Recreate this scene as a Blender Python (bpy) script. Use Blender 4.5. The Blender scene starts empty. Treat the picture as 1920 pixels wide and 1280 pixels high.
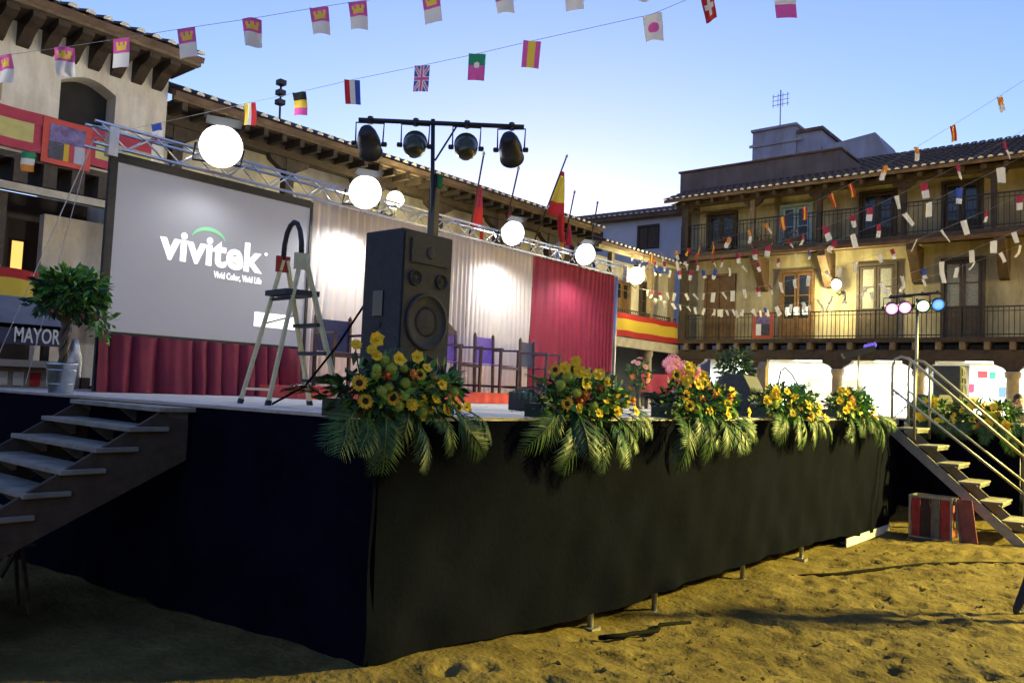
import bpy, math, random
import numpy as np
from mathutils import Vector, Matrix, Quaternion

random.seed(7)
RNG = np.random.default_rng(7)
PI = math.pi
S = bpy.context.scene
COL = S.collection

# ------------------------------------------------------------------ camera
F_PX, PITCH, ROLL, HEAD, EYE = 1520.0, math.radians(3.5), math.radians(2.44), math.radians(39.9), 1.58
cam_d = bpy.data.cameras.new('camera')
cam = bpy.data.objects.new('camera', cam_d)
COL.objects.link(cam)
S.camera = cam
cam_d.sensor_width = 36.0
cam_d.lens = 36.0 * F_PX / 1920.0
cam_d.clip_start, cam_d.clip_end = 0.05, 1000
hd = Vector((math.cos(HEAD), math.sin(HEAD), 0))
fwd = (hd * math.cos(PITCH) + Vector((0, 0, math.sin(PITCH)))).normalized()
r0 = fwd.cross(Vector((0, 0, 1))).normalized()
u0 = r0.cross(fwd)
rgt = r0 * math.cos(ROLL) + u0 * math.sin(ROLL)
upv = rgt.cross(fwd)
mw = Matrix((rgt, upv, -fwd)).transposed().to_4x4()
mw.translation = (0, 0, EYE)
cam.matrix_world = mw

# ------------------------------------------------------------------ sky
W = bpy.data.worlds.new('World')
S.world = W
W.use_nodes = True
wn, wl = W.node_tree.nodes, W.node_tree.links
wn.clear()
sky = wn.new('ShaderNodeTexSky')
sky.sky_type = 'NISHITA'
sky.sun_disc = False
sky.sun_elevation = math.radians(2.2)
sky.sun_rotation = math.radians(52)
sky.altitude = 600
sky.air_density = 1.0
sky.dust_density = 0.25
sky.ozone_density = 3.0
tint = wn.new('ShaderNodeMix'); tint.data_type = 'RGBA'; tint.blend_type = 'MULTIPLY'
tint.inputs[0].default_value = 1.0
tint.inputs[7].default_value = (1.36, .94, 1.06, 1)      # the photo's cool white balance
bg = wn.new('ShaderNodeBackground'); bg.inputs['Strength'].default_value = 0.15
wo = wn.new('ShaderNodeOutputWorld')
wl.new(sky.outputs[0], tint.inputs[6]); wl.new(tint.outputs[2], bg.inputs['Color']); wl.new(bg.outputs[0], wo.inputs['Surface'])

S.view_settings.view_transform = 'Standard'
S.view_settings.look = 'None'
S.view_settings.exposure = 2.3
S.view_settings.gamma = 1.0
S.render.engine = 'CYCLES'

# ------------------------------------------------------------------ helpers
ORI = {}

def tag(o, label=None, cat=None, group=None, kind=None):
    if label: o['label'] = label
    if cat: o['category'] = cat
    if group: o['group'] = group
    if kind: o['kind'] = kind
    return o

def thing(name, label, cat, loc=(0, 0, 0), group=None):
    o = bpy.data.objects.new(name, None)
    o.empty_display_size = 0.2
    COL.objects.link(o)
    o.location = loc
    ORI[o] = Vector(loc)
    return tag(o, label, cat, group)

def link_mesh(name, me, parent=None, loc=None, rot=None, scale=None, wpos=None):
    """an object sharing mesh data; wpos = world position"""
    o = bpy.data.objects.new(name, me)
    COL.objects.link(o)
    if parent is not None:
        o.parent = parent
    base = ORI.get(parent, Vector((0, 0, 0))) if parent is not None else Vector((0, 0, 0))
    if wpos is not None:
        o.location = Vector(wpos) - base
        ORI[o] = Vector(wpos)
    elif loc is not None:
        o.location = loc
        ORI[o] = base + Vector(loc)
    else:
        ORI[o] = base
    if rot is not None:
        if isinstance(rot, Quaternion): rot = rot.to_euler()
        o.rotation_euler = rot
    if scale is not None: o.scale = (scale,) * 3 if isinstance(scale, (int, float)) else scale
    return o

class MB:
    def __init__(s): s.v = []; s.f = []; s.m = []; s.sm = []
    def add(s, vs, fs, mi=0, smooth=False):
        b = len(s.v)
        s.v += [tuple(v) for v in vs]
        s.f += [tuple(i + b for i in f) for f in fs]
        s.m += [mi] * len(fs); s.sm += [smooth] * len(fs)
        return s
    def box(s, x0, y0, z0, x1, y1, z1, mi=0):
        vs = [(x0,y0,z0),(x1,y0,z0),(x1,y1,z0),(x0,y1,z0),(x0,y0,z1),(x1,y0,z1),(x1,y1,z1),(x0,y1,z1)]
        return s.add(vs, [(3,2,1,0),(4,5,6,7),(0,1,5,4),(1,2,6,5),(2,3,7,6),(3,0,4,7)], mi)
    def obox(s, c, ax, ay, az, mi=0):
        c, ax, ay, az = map(Vector, (c, ax, ay, az))
        vs = [c - ax - ay - az, c + ax - ay - az, c + ax + ay - az, c - ax + ay - az, c - ax - ay + az, c + ax - ay + az, c + ax + ay + az, c - ax + ay + az]
        return s.add(vs, [(3,2,1,0),(4,5,6,7),(0,1,5,4),(1,2,6,5),(2,3,7,6),(3,0,4,7)], mi)
    def bar(s, p, q, w, h, mi=0, ref=(0, 0, 1)):
        p, q = Vector(p), Vector(q)
        d = (q - p); L = d.length; d.normalize()
        r = Vector(ref)
        if abs(d.dot(r)) > .98: r = Vector((1, 0, 0))
        a = d.cross(r).normalized(); b = a.cross(d)
        return s.obox((p + q) / 2, d * L / 2, a * w / 2, b * h / 2, mi)
    def tube(s, pts, r, n=8, mi=0, cap=True):
        pts = [Vector(p) for p in pts]
        rs = r if isinstance(r, (list, tuple)) else [r] * len(pts)
        vs = []; fs = []
        prev = None
        for i, p in enumerate(pts):
            d = (pts[min(i + 1, len(pts) - 1)] - pts[max(i - 1, 0)]).normalized()
            if prev is None:
                ref = Vector((0, 0, 1)) if abs(d.z) < .9 else Vector((1, 0, 0))
                a = d.cross(ref).normalized()
            else:
                a = (prev - d * prev.dot(d)).normalized()
            prev = a
            b = d.cross(a)
            for k in range(n):
                t = 2 * PI * k / n
                vs.append(p + (a * math.cos(t) + b * math.sin(t)) * rs[i])
        for i in range(len(pts) - 1):
            for k in range(n):
                fs.append((i*n+k, i*n+(k+1)%n, (i+1)*n+(k+1)%n, (i+1)*n+k))
        s.add(vs, fs, mi, True)
        if cap:
            b = len(s.v) - len(vs)
            s.f.append(tuple(b + k for k in reversed(range(n)))); s.m.append(mi); s.sm.append(False)
            s.f.append(tuple(b + (len(pts)-1)*n + k for k in range(n))); s.m.append(mi); s.sm.append(False)
        return s
    def lathe(s, c, prof, n=16, mi=0, axis=(0, 0, 1), smooth=True):
        """prof: list of (radius, height along axis)"""
        c, ax = Vector(c), Vector(axis).normalized()
        ref = Vector((0, 0, 1)) if abs(ax.z) < .9 else Vector((1, 0, 0))
        a = ax.cross(ref).normalized(); b = ax.cross(a)
        vs = []; fs = []
        for r, h in prof:
            for k in range(n):
                t = 2 * PI * k / n
                vs.append(c + ax * h + (a * math.cos(t) + b * math.sin(t)) * max(r, 1e-4))
        for i in range(len(prof) - 1):
            for k in range(n):
                fs.append((i*n+k, i*n+(k+1)%n, (i+1)*n+(k+1)%n, (i+1)*n+k))
        s.add(vs, fs, mi, smooth)
        b0 = len(s.v) - len(vs)
        s.f.append(tuple(b0 + k for k in reversed(range(n)))); s.m.append(mi); s.sm.append(False)
        s.f.append(tuple(b0 + (len(prof)-1)*n + k for k in range(n))); s.m.append(mi); s.sm.append(False)
        return s
    def prism(s, poly, off, mi=0):
        """poly: list of 3d points (planar), extruded by off"""
        n = len(poly); off = Vector(off)
        vs = [Vector(p) for p in poly] + [Vector(p) + off for p in poly]
        fs = [tuple(reversed(range(n))), tuple(range(n, 2*n))] + [(i, (i+1)%n, n+(i+1)%n, n+i) for i in range(n)]
        return s.add(vs, fs, mi)
    def grid(s, fn, nu, nv, mi=0, smooth=True, mfn=None):
        vs = [fn(i / nu, j / nv) for j in range(nv + 1) for i in range(nu + 1)]
        b = len(s.v); s.v += [tuple(v) for v in vs]
        for j in range(nv):
            for i in range(nu):
                a = b + j*(nu+1) + i
                s.f.append((a, a+1, a+nu+2, a+nu+1)); s.sm.append(smooth)
                s.m.append(mfn((i+.5)/nu, (j+.5)/nv) if mfn else mi)
        return s
    def mesh(s, name, mats, off=Vector((0, 0, 0))):
        me = bpy.data.meshes.new(name)
        o = Vector(off)
        me.from_pydata([(v[0]-o.x, v[1]-o.y, v[2]-o.z) for v in s.v], [], s.f)
        for m in (mats if isinstance(mats, (list, tuple)) else [mats]): me.materials.append(m)
        me.polygons.foreach_set('material_index', s.m)
        me.polygons.foreach_set('use_smooth', s.sm)
        me.update()
        return me
    def obj(s, name, mats, parent=None, at=None):
        if parent is not None: base = ORI[parent]
        else: base = Vector(at) if at is not None else Vector((0, 0, 0))
        o = bpy.data.objects.new(name, s.mesh(name, mats, base))
        COL.objects.link(o)
        ORI[o] = Vector(base)
        if parent is not None: o.parent = parent
        else: o.location = base
        return o

def bevel(o, w=.01, seg=2):
    m = o.modifiers.new('bevel', 'BEVEL'); m.width = w; m.segments = seg; m.limit_method = 'ANGLE'
    return o

MATS = {}
def M(name, col, rough=.75, var=.18, scale=6., bump=0., bscale=40., metal=0., emit=None, estr=0., detail=6, spec=.4, col2=None, trans=0., stain=0., thin=0.):
    if name in MATS: return MATS[name]
    m = bpy.data.materials.new(name); m.use_nodes = True
    nt = m.node_tree; n, l = nt.nodes, nt.links
    p = n['Principled BSDF']
    p.inputs['Roughness'].default_value = rough
    p.inputs['Metallic'].default_value = metal
    p.inputs['Specular IOR Level'].default_value = spec
    tc = n.new('ShaderNodeTexCoord')
    if var > 0 or col2:
        nz = n.new('ShaderNodeTexNoise'); nz.inputs['Scale'].default_value = scale; nz.inputs['Detail'].default_value = detail
        nz.inputs['Roughness'].default_value = .62
        l.new(tc.outputs['Object'], nz.inputs['Vector'])
        rp = n.new('ShaderNodeValToRGB')
        rp.color_ramp.elements[0].position = .32; rp.color_ramp.elements[1].position = .68
        a = [max(0, c * (1 - var)) for c in col]; b = [min(1, c * (1 + var)) for c in (col2 or col)]
        rp.color_ramp.elements[0].color = (*a, 1); rp.color_ramp.elements[1].color = (*b, 1)
        l.new(nz.outputs['Fac'], rp.inputs['Fac'])
        src = rp.outputs['Color']
        if stain:
            mp = n.new('ShaderNodeMapping'); mp.inputs['Scale'].default_value = (1.6, 1.6, .35)
            l.new(tc.outputs['Object'], mp.inputs['Vector'])
            n2 = n.new('ShaderNodeTexNoise'); n2.inputs['Scale'].default_value = 1.3; n2.inputs['Detail'].default_value = 8; n2.inputs['Roughness'].default_value = .7
            l.new(mp.outputs[0], n2.inputs['Vector'])
            r2 = n.new('ShaderNodeValToRGB'); r2.color_ramp.elements[0].position = .38; r2.color_ramp.elements[1].position = .62
            k_ = 1-stain
            r2.color_ramp.elements[0].color = (k_, k_*.96, k_*.9, 1); r2.color_ramp.elements[1].color = (1, 1, 1, 1)
            l.new(n2.outputs['Fac'], r2.inputs['Fac'])
            mx = n.new('ShaderNodeMix'); mx.data_type = 'RGBA'; mx.blend_type = 'MULTIPLY'; mx.inputs[0].default_value = 1
            l.new(src, mx.inputs[6]); l.new(r2.outputs['Color'], mx.inputs[7]); src = mx.outputs[2]
        l.new(src, p.inputs['Base Color'])
    else:
        p.inputs['Base Color'].default_value = (*col, 1)
    if bump > 0:
        nb = n.new('ShaderNodeTexNoise'); nb.inputs['Scale'].default_value = bscale; nb.inputs['Detail'].default_value = 5
        l.new(tc.outputs['Object'], nb.inputs['Vector'])
        bp = n.new('ShaderNodeBump'); bp.inputs['Strength'].default_value = bump; bp.inputs['Distance'].default_value = .02
        l.new(nb.outputs['Fac'], bp.inputs['Height']); l.new(bp.outputs['Normal'], p.inputs['Normal'])
    if emit:
        p.inputs['Emission Color'].default_value = (*emit, 1); p.inputs['Emission Strength'].default_value = estr
    if trans: p.inputs['Transmission Weight'].default_value = trans
    if thin:
        tr = n.new('ShaderNodeBsdfTranslucent'); ms = n.new('ShaderNodeMixShader'); ms.inputs[0].default_value = thin
        tr.inputs['Color'].default_value = (*[min(1, c*1.25) for c in col], 1)
        out = n['Material Output']; l.new(p.outputs[0], ms.inputs[1]); l.new(tr.outputs[0], ms.inputs[2]); l.new(ms.outputs[0], out.inputs['Surface'])
    MATS[name] = m
    return m

# materials
sand = M('sand', (.165, .125, .045), .95, .30, 1.6, .9, 22, detail=10, spec=.1, stain=.38)
black_cloth = M('black_cloth', (.0027, .0035, .0085), .95, .35, 2.2, .3, 26, spec=.03)
deckwood = M('deck_board', (.42, .40, .41), .7, .15, 5, .1, 30)
tread_m = M('tread_board', (.21, .195, .165), .8, .35, 5, .15, 60)
steel = M('galvanised_steel', (.42, .42, .43), .42, .2, 14, .05, 60, metal=.85)
rail_m = M('rail_steel', (.26, .26, .26), .45, .15, 12, .05, 60, metal=.7)
alu = M('aluminium', (.72, .73, .76), .3, .1, 14, metal=.95)
ladder_m = M('ladder_aluminium', (.80, .73, .42), .45, .12, 10, metal=.25)
blackmetal = M('black_metal', (.022, .022, .025), .45, .2, 12)
blackplastic = M('black_plastic', (.03, .031, .034), .55, .2, 18, .1, 80)
speaker_m = M('speaker_paint', (.035, .038, .040), .6, .25, 22, .25, 160)
grille_m = M('speaker_grille', (.045, .047, .045), .65, .3, 60, .3, 300)
cream_cloth = M('cream_cloth', (.62, .55, .505), .8, .06, 3, .06, 200, spec=.2)
red_cloth = M('crimson_cloth', (.27, .022, .055), .7, .14, 3, .06, 200, spec=.3)
red_skirt = M('wine_cloth', (.17, .02, .042), .75, .18, 3, .06, 200, spec=.25)
red_carpet = M('red_carpet', (.60, .10, .09), .9, .14, 8, .2, 120, spec=.1)
screen_m = M('screen_fabric', (.27, .265, .285), .85, .02, 2, emit=(.74, .74, .84), estr=.034)
print_white = M('projected_white', (.8, .8, .8), .8, 0, emit=(1, 1, 1), estr=.30)
print_green = M('projected_green', (.25, .6, .32), .8, 0, emit=(.25, .8, .38), estr=.06)
plaster = M('cream_plaster', (.68, .63, .54), .9, .16, .9, .35, 14, detail=9, stain=.28)
plaster_y = M('ochre_plaster', (.38, .325, .20), .9, .2, .8, .4, 12, detail=9, stain=.4)
plaster_w = M('white_plaster', (.72, .73, .72), .9, .07, 1.2, .15, 18)
plaster_b = M('pale_plaster', (.40, .42, .50), .9, .1, 1.1, .2, 14)
brownstucco = M('brown_stucco', (.17, .135, .12), .9, .15, 1.3, .2, 20, stain=.25)
greystucco = M('grey_stucco', (.34, .35, .42), .9, .1, 1.3, .2, 20, stain=.2)
wood_dark = M('dark_wood', (.045, .030, .020), .7, .35, 7, .3, 40)
wood_mid = M('brown_wood', (.115, .058, .022), .65, .35, 7, .25, 40)
wood_post = M('weathered_post', (.16, .115, .07), .75, .3, 7, .3, 40)
stone = M('column_stone', (.33, .27, .19), .9, .22, 5, .4, 24)
beam_pale = M('pale_beam', (.36, .32, .25), .85, .2, 4, .2, 30)
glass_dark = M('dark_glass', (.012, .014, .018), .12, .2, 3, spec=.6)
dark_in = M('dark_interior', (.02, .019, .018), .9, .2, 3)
tile_m = M('clay_tile', (.14, .09, .065), .9, .4, 3, .3, 30)
mortar = M('lime_mortar', (.66, .62, .54), .9, .2, 9)
iron = M('wrought_iron', (.02, .019, .018), .6, .2, 20)
leafm = M('palm_leaf', (.022, .060, .018), .5, .45, 9, col2=(.055, .125, .032), thin=.2)
leafd = M('dark_leaf', (.018, .055, .018), .5, .4, 9)
leafl = M('bright_leaf', (.09, .25, .035), .5, .35, 9)
yellow_p = M('yellow_petal', (.80, .58, .03), .6, .12, 30)
gold_p = M('golden_petal', (.70, .43, .02), .6, .15, 30)
orange_p = M('orange_petal', (.62, .17, .04), .6, .2, 30)
red_p = M('red_petal', (.45, .035, .025), .6, .2, 30)
green_bud = M('green_bloom', (.36, .46, .08), .65, .25, 40)
disc_m = M('seed_disc', (.045, .022, .01), .8, .4, 60, .5, 200)
pink_p = M('pink_tissue', (.72, .33, .38), .8, .15, 8)
zinc = M('zinc_bucket', (.55, .58, .60), .32, .25, 7, .1, 30, metal=.9)
bark = M('plant_bark', (.10, .075, .05), .85, .3, 14, .4, 40)
purple_cloth = M('purple_velvet', (.17, .10, .46), .6, .2, 12, spec=.4)
navy_cloth = M('navy_velvet', (.03, .035, .11), .6, .2, 12)
chairwood = M('chair_wood', (.05, .025, .04), .45, .3, 12)
lamp_white = M('floodlight_glow', (1, 1, 1), .5, 0, emit=(.93, .96, 1), estr=12)
lamp_warm = M('lantern_glow', (1, 1, .9), .5, 0, emit=(1, .93, .62), estr=2.6)
def F(name, col): return M('flag_' + name, col, .75, .06, 8, thin=.45)
f_red, f_yel, f_whi, f_blu, f_pink, f_grn, f_blk, f_org, f_mar = (F('red', (.5, .03, .035)), F('yellow', (.72, .52, .06)), F('white', (.70, .68, .63)), F('blue', (.045, .085, .38)),
    F('pink', (.60, .10, .34)), F('green', (.03, .26, .13)), F('black', (.03, .03, .03)), F('orange', (.62, .26, .05)), F('crimson', (.34, .03, .07)))

def smooth(a, b, x):
    t = np.clip((x - a) / (b - a), 0, 1); return t * t * (3 - 2 * t)

# ------------------------------------------------------------------ ground
def vnoise(x, y, seed):
    xi, yi = np.floor(x).astype(int), np.floor(y).astype(int)
    fx, fy = x - xi, y - yi
    fx, fy = fx*fx*(3-2*fx), fy*fy*(3-2*fy)
    def h(a, b):
        n = (a * 374761393 + b * 668265263 + seed * 974711) & 0x7fffffff
        n = ((n ^ (n >> 13)) * 1274126177) & 0x7fffffff
        return (n & 0xffff) / 65535.0
    return (h(xi, yi)*(1-fx)+h(xi+1, yi)*fx)*(1-fy)+(h(xi, yi+1)*(1-fx)+h(xi+1, yi+1)*fx)*fy

def ground_base(x, y):
    x = np.asarray(x, float); y = np.asarray(y, float)
    return -0.30 * smooth(3.3, 6.2, x) * (1 - smooth(13.4, 16, x)) + 0.16 * smooth(13.4, 16, x)

def build_ground():
    def axis(segs):
        out = []
        for a, b, st in segs: out += list(np.arange(a, b, st))
        return np.array(out + [segs[-1][1]])
    xs = axis([(-300, -40, 20), (-40, -4, 2), (-4, 1, .3), (1, 11, .045), (11, 17, .09), (17, 40, 1.), (40, 400, 20)])
    ys = axis([(-300, -40, 20), (-40, -4, 2), (-4, -1.5, .3), (-1.5, 4.2, .045), (4.2, 9, .2), (9, 40, 1.), (40, 400, 20)])
    X, Y = np.meshgrid(xs, ys)
    Z = ground_base(X, Y)
    near = smooth(-3, -1, Y) * (1 - smooth(6, 8, Y)) * smooth(0, 1.2, X) * (1 - smooth(16, 18, X))
    Z += near * ((vnoise(X*.9, Y*.9, 1)-.5)*.035 + (vnoise(X*2.3, Y*2.3, 2)-.5)*.022 + (vnoise(X*6, Y*6, 3)-.5)*.020 + (vnoise(X*14, Y*14, 4)-.5)*.014)
    # footprints and scuffs
    for k in range(1000):
        px, py = RNG.uniform(1.2, 14), RNG.uniform(-1.4, 3.4)
        a = RNG.uniform(0, PI); L, Wd, dp = RNG.uniform(.09, .15), RNG.uniform(.045, .07), RNG.uniform(.008, .026)
        ix = (np.abs(xs - px) < .5); iy = (np.abs(ys - py) < .5)
        if not ix.any() or not iy.any(): continue
        sx, sy = X[np.ix_(iy, ix)] - px, Y[np.ix_(iy, ix)] - py
        u = sx*math.cos(a)+sy*math.sin(a); v = -sx*math.sin(a)+sy*math.cos(a)
        d2 = (u/L)**2+(v/Wd)**2
        Z[np.ix_(iy, ix)] += -dp*np.exp(-d2*1.2) + dp*.55*np.exp(-(np.sqrt(d2)-1.5)**2*3)
    nx, ny = len(xs), len(ys)
    V = np.stack([X, Y, Z], -1).reshape(-1, 3)
    idx = np.arange(nx*ny).reshape(ny, nx)
    Fq = np.stack([idx[:-1, :-1], idx[:-1, 1:], idx[1:, 1:], idx[1:, :-1]], -1).reshape(-1, 4)
    me = bpy.data.meshes.new('ground')
    me.vertices.add(len(V)); me.vertices.foreach_set('co', V.ravel())
    me.loops.add(Fq.size); me.loops.foreach_set('vertex_index', Fq.ravel())
    me.polygons.add(len(Fq)); me.polygons.foreach_set('loop_start', np.arange(0, Fq.size, 4)); me.polygons.foreach_set('loop_total', np.full(len(Fq), 4))
    me.polygons.foreach_set('use_smooth', np.ones(len(Fq), bool))
    me.update(calc_edges=True); me.materials.append(sand)
    o = bpy.data.objects.new('ground', me); COL.objects.link(o)
    tag(o, 'trampled yellow sand covering the square', kind='structure')
build_ground()
def clods():
    rnd = random.Random(77); b = MB()
    for i in range(1500):
        x, y = rnd.uniform(1.5, 14), rnd.uniform(-1.2, 3.4)
        r = .006+.020*rnd.random()**3
        z = float(ground_base(x, y))+.0
        vs = []
        for k in range(6):
            d = [(1,0,0),(0,1,0),(-1,0,0),(0,-1,0),(0,0,.8),(0,0,-.8)][k]; q = r*rnd.uniform(.6, 1.25)
            vs.append((x+d[0]*q, y+d[1]*q, z+.012+d[2]*q))
        b.add(vs, [(0,1,4),(1,2,4),(2,3,4),(3,0,4),(1,0,5),(2,1,5),(3,2,5),(0,3,5)])
    tag(b.obj('sand_clods', sand), 'small clods and pebbles scattered on the sand', 'pebbles', kind='stuff')
clods()
def gz(x, y): return float(ground_base(x, y))

# ------------------------------------------------------------------ roofs, rails, openings
def tile_column(name, length, rows, width):
    """barrel tiles laid up the slope along +x local, covers tapering row by row"""
    b = MB(); n = 6
    for k in range(rows):
        x0, x1 = k*length/rows - .03, (k+1)*length/rows
        r0_, r1_ = width*.5, width*.40
        z0 = .03
        vs = []
        for (x, r, z) in ((x0, r0_, z0), (x1, r1_, 0)):
            for i in range(n+1):
                t = PI*i/n; vs.append((x, math.cos(t)*r, z + math.sin(t)*r*.8))
        fs = [(i, i+1, n+2+i, n+1+i) for i in range(n)]
        b.add(vs, fs, 0, True)
        vs2 = [(x0, math.cos(PI*i/n)*r0_*.72, z0 + math.sin(PI*i/n)*r0_*.5) for i in range(n+1)]
        b.add(vs[:n+1] + vs2, [(i+1, i, n+1+i, n+2+i) for i in range(n)], 0, False)
        if k == 0: b.add([(x0-.004, q[1]*.97, q[2]) for q in vs[:n+1]], [tuple(range(n+1))], 1, False)
    return b.mesh(name, [tile_m, mortar])

def tiled_roof(parent, p0, p1, up, length, pitch=.24, rows=8, thick=.10):
    """roof from eave line p0->p1, rising along unit vector up"""
    p0, p1, up = Vector(p0), Vector(p1), Vector(up).normalized()
    e = (p1-p0); L = e.length; e.normalize()
    nrm = e.cross(up)
    if nrm.z < 0: nrm = -nrm
    b = MB(); b.obox((p0+p1)/2 + up*length/2 - nrm*thick/2, e*L/2, up*length/2, nrm*thick/2)
    roof = b.obj('roof', tile_m, parent)
    me = tile_column('roof_tile', length+.1, rows, pitch*.62)
    rot = Matrix((up, nrm.cross(up), nrm)).transposed().to_euler()
    k = int(L/pitch)
    for i in range(k):
        c = p0 + e*(i+.5)*L/k - up*.07 + nrm*.01
        link_mesh('roof_tile', me, roof, wpos=c, rot=rot)
    return roof

def railing(parent, p0, p1, h, post_step=None, bal=.13, mat=None):
    p0, p1 = Vector(p0), Vector(p1); mat = mat or iron
    e = p1-p0; L = e.length
    b = MB(); b.bar(p0+Vector((0,0,h)), p1+Vector((0,0,h)), .05, .035)
    b.bar(p0+Vector((0,0,.08)), p1+Vector((0,0,.08)), .035, .03)
    b.bar(p0+Vector((0,0,h-.12)), p1+Vector((0,0,h-.12)), .03, .02)
    r = b.obj('railing', mat, parent)
    b = MB()
    n = int(L/bal)
    for i in range(n+1):
        p = p0 + e*i/n
        b.bar(p, p+Vector((0,0,h)), .017, .017)
    tag(b.obj('balusters', mat, r), kind='stuff')
    return r

def opening(parent, name, plane, a0, a1, z0, z1, d, frame, leaf, panes=None, leaves=2, solid=.45):
    """door or window on plane ('x',X,sign) or ('y',Y,sign); a0..a1 along the facade; sign = outward direction"""
    ax, P, sg = plane
    def pt(a, o, z): return (P+sg*o, a, z) if ax == 'x' else (a, P+sg*o, z)
    def bx(b, a0, a1, o0, o1, z0, z1, mi=0):
        p, q = pt(a0, o0, z0), pt(a1, o1, z1)
        b.box(min(p[0],q[0]), min(p[1],q[1]), min(p[2],q[2]), max(p[0],q[0]), max(p[1],q[1]), max(p[2],q[2]), mi)
    t = .09
    b = MB(); bx(b, a0, a1, .005, .02, z0, z1); body = b.obj(name, dark_in, parent)
    b = MB()
    bx(b, a0-t, a0, .003, .10, z0, z1); bx(b, a1, a1+t, .003, .10, z0, z1); bx(b, a0-t, a1+t, .0035, .105, z1, z1+t)
    b.obj('frame', frame, body)
    w = (a1-a0)/leaves
    for i in range(leaves):
        l0, l1 = a0+i*w+.015, a0+(i+1)*w-.015
        s = .07
        b = MB()
        bx(b, l0, l0+s, .03, .07, z0+.02, z1-.02); bx(b, l1-s, l1, .03, .07, z0+.02, z1-.02)
        zs = z0+(z1-z0)*solid
        bx(b, l0+s, l1-s, .032, .068, z0+.02, zs) if solid > .05 else bx(b, l0+s, l1-s, .032, .068, z0+.02, z0+.1)
        bx(b, l0+s, l1-s, .031, .069, z1-.10, z1-.02)
        bx(b, l0+s, l1-s, .033, .066, (zs+z1)/2-.02, (zs+z1)/2+.02)
        lf = b.obj('door_leaf' if 'door' in name else 'casement', leaf, body)
    b = MB(); bx(b, a0+.08, a1-.08, .045, .05, z0+(z1-z0)*max(solid, .08), z1-.1); b.obj('pane', panes or glass_dark, body)
    return body

# ------------------------------------------------------------------ right building (X = 26 ..)
RB = thing('galleried_house', 'ochre galleried house with two wooden balconies above a white arcade', 'building', (27, 7, 0))
XF, XW, XA = 26.0, 27.0, 29.0
YL, YR = 14.2, -9.0
MB().box(XW, YR, 3.55, XW+.4, YL, 8.75).obj('wall', plaster_y, RB)
aw = MB().box(XA, YR, -.5, XA+.3, YL, 3.15).obj('arcade_wall', plaster_w, RB)
MB().box(XF+.25, YR+.01, 3.15, XA+.25, YL-.01, 3.3).obj('arcade_ceiling', plaster_w, RB)
b = MB(); b.box(XF-.05, YR, 2.98, XF+.22, YL, 3.30); b.obj('lower_beam', wood_dark, RB)
b = MB(); b.box(XF-.14, YR, 3.52, XW-.003, YL, 3.66); sl = b.obj('lower_balcony_floor', wood_dark, RB)
me = MB().box(-.18, -.07, -.11, .5, .07, .11).mesh('joist', wood_post)
y = YR + .3
while y < YL:
    link_mesh('joist', me, RB, wpos=(XF+.02, y, 3.41)); y += .62
b = MB(); b.box(XF-.02, YR, 6.62, XW-.003, YL, 6.76); b.obj('upper_balcony_floor', wood_dark, RB)
b = MB(); b.box(XF-.06, YR, 6.50, XF+.10, YL, 6.618); b.obj('upper_beam', wood_mid, RB)
railing(RB, (XF, YR, 3.66), (XF, YL-.2, 3.66), .86)
railing(RB, (XF, YR, 6.76), (XF, YL-.2, 6.76), .98)
# eave: beam, rafters and tiles
b = MB(); b.box(XF-.03, YR, 8.42, XF+.15, YL, 8.60); b.obj('eave_beam', wood_dark, RB)
me = MB().obox((0,0,0), (.75,0,.20), (0,.055,0), (-.02,0,.06)).mesh('rafter', wood_dark)
y = YR + .2
while y < YL:
    link_mesh('rafter', me, RB, wpos=(XF+.35, y, 8.66)); y += .55
tiled_roof(RB, (25.45, YR, 8.63), (25.45, 14.45, 8.63), (math.cos(.38), 0, math.sin(.38)), 5.0, pitch=.24, rows=10)
MB().prism([(25.8, 14.36, 8.55), (30.0, 14.36, 8.55), (30.0, 14.36, 10.2)], (0, -.12, 0)).obj('gable', plaster_y, RB)
MB().box(29.4, YR, 3.3, 29.8, YL, 10.2).obj('back_wall', plaster, RB)
for z0, z1, ys_ in ((6.76, 8.45, (13.9, 11.35, 9.1, 6.58, 4.2, 1.7, -.7, -3.2)),):
    for y in ys_:
        b = MB(); b.box(XF+.01, y-.075, z0, XF+.16, y+.075, z1); p = b.obj('post', wood_dark if y != 11.35 else wood_post, RB)
        b = MB(); b.prism([(XF+.03, y-.38, z1), (XF+.03, y-.3, z1-.14), (XF+.03, y-.1, z1-.26), (XF+.03, y+.1, z1-.26), (XF+.03, y+.3, z1-.14), (XF+.03, y+.38, z1)], (.11, 0, 0)); b.obj('post_bracket', wood_dark, p)
# corner post where the two facades meet
MB().box(XF-.05, 13.72, 3.66, XF+.2, 13.97, 8.5).obj('corner_post', wood_dark, RB)
corb_m = M('corbel_wood', (.065, .036, .018), .7, .35, 6, .3, 40)
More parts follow.
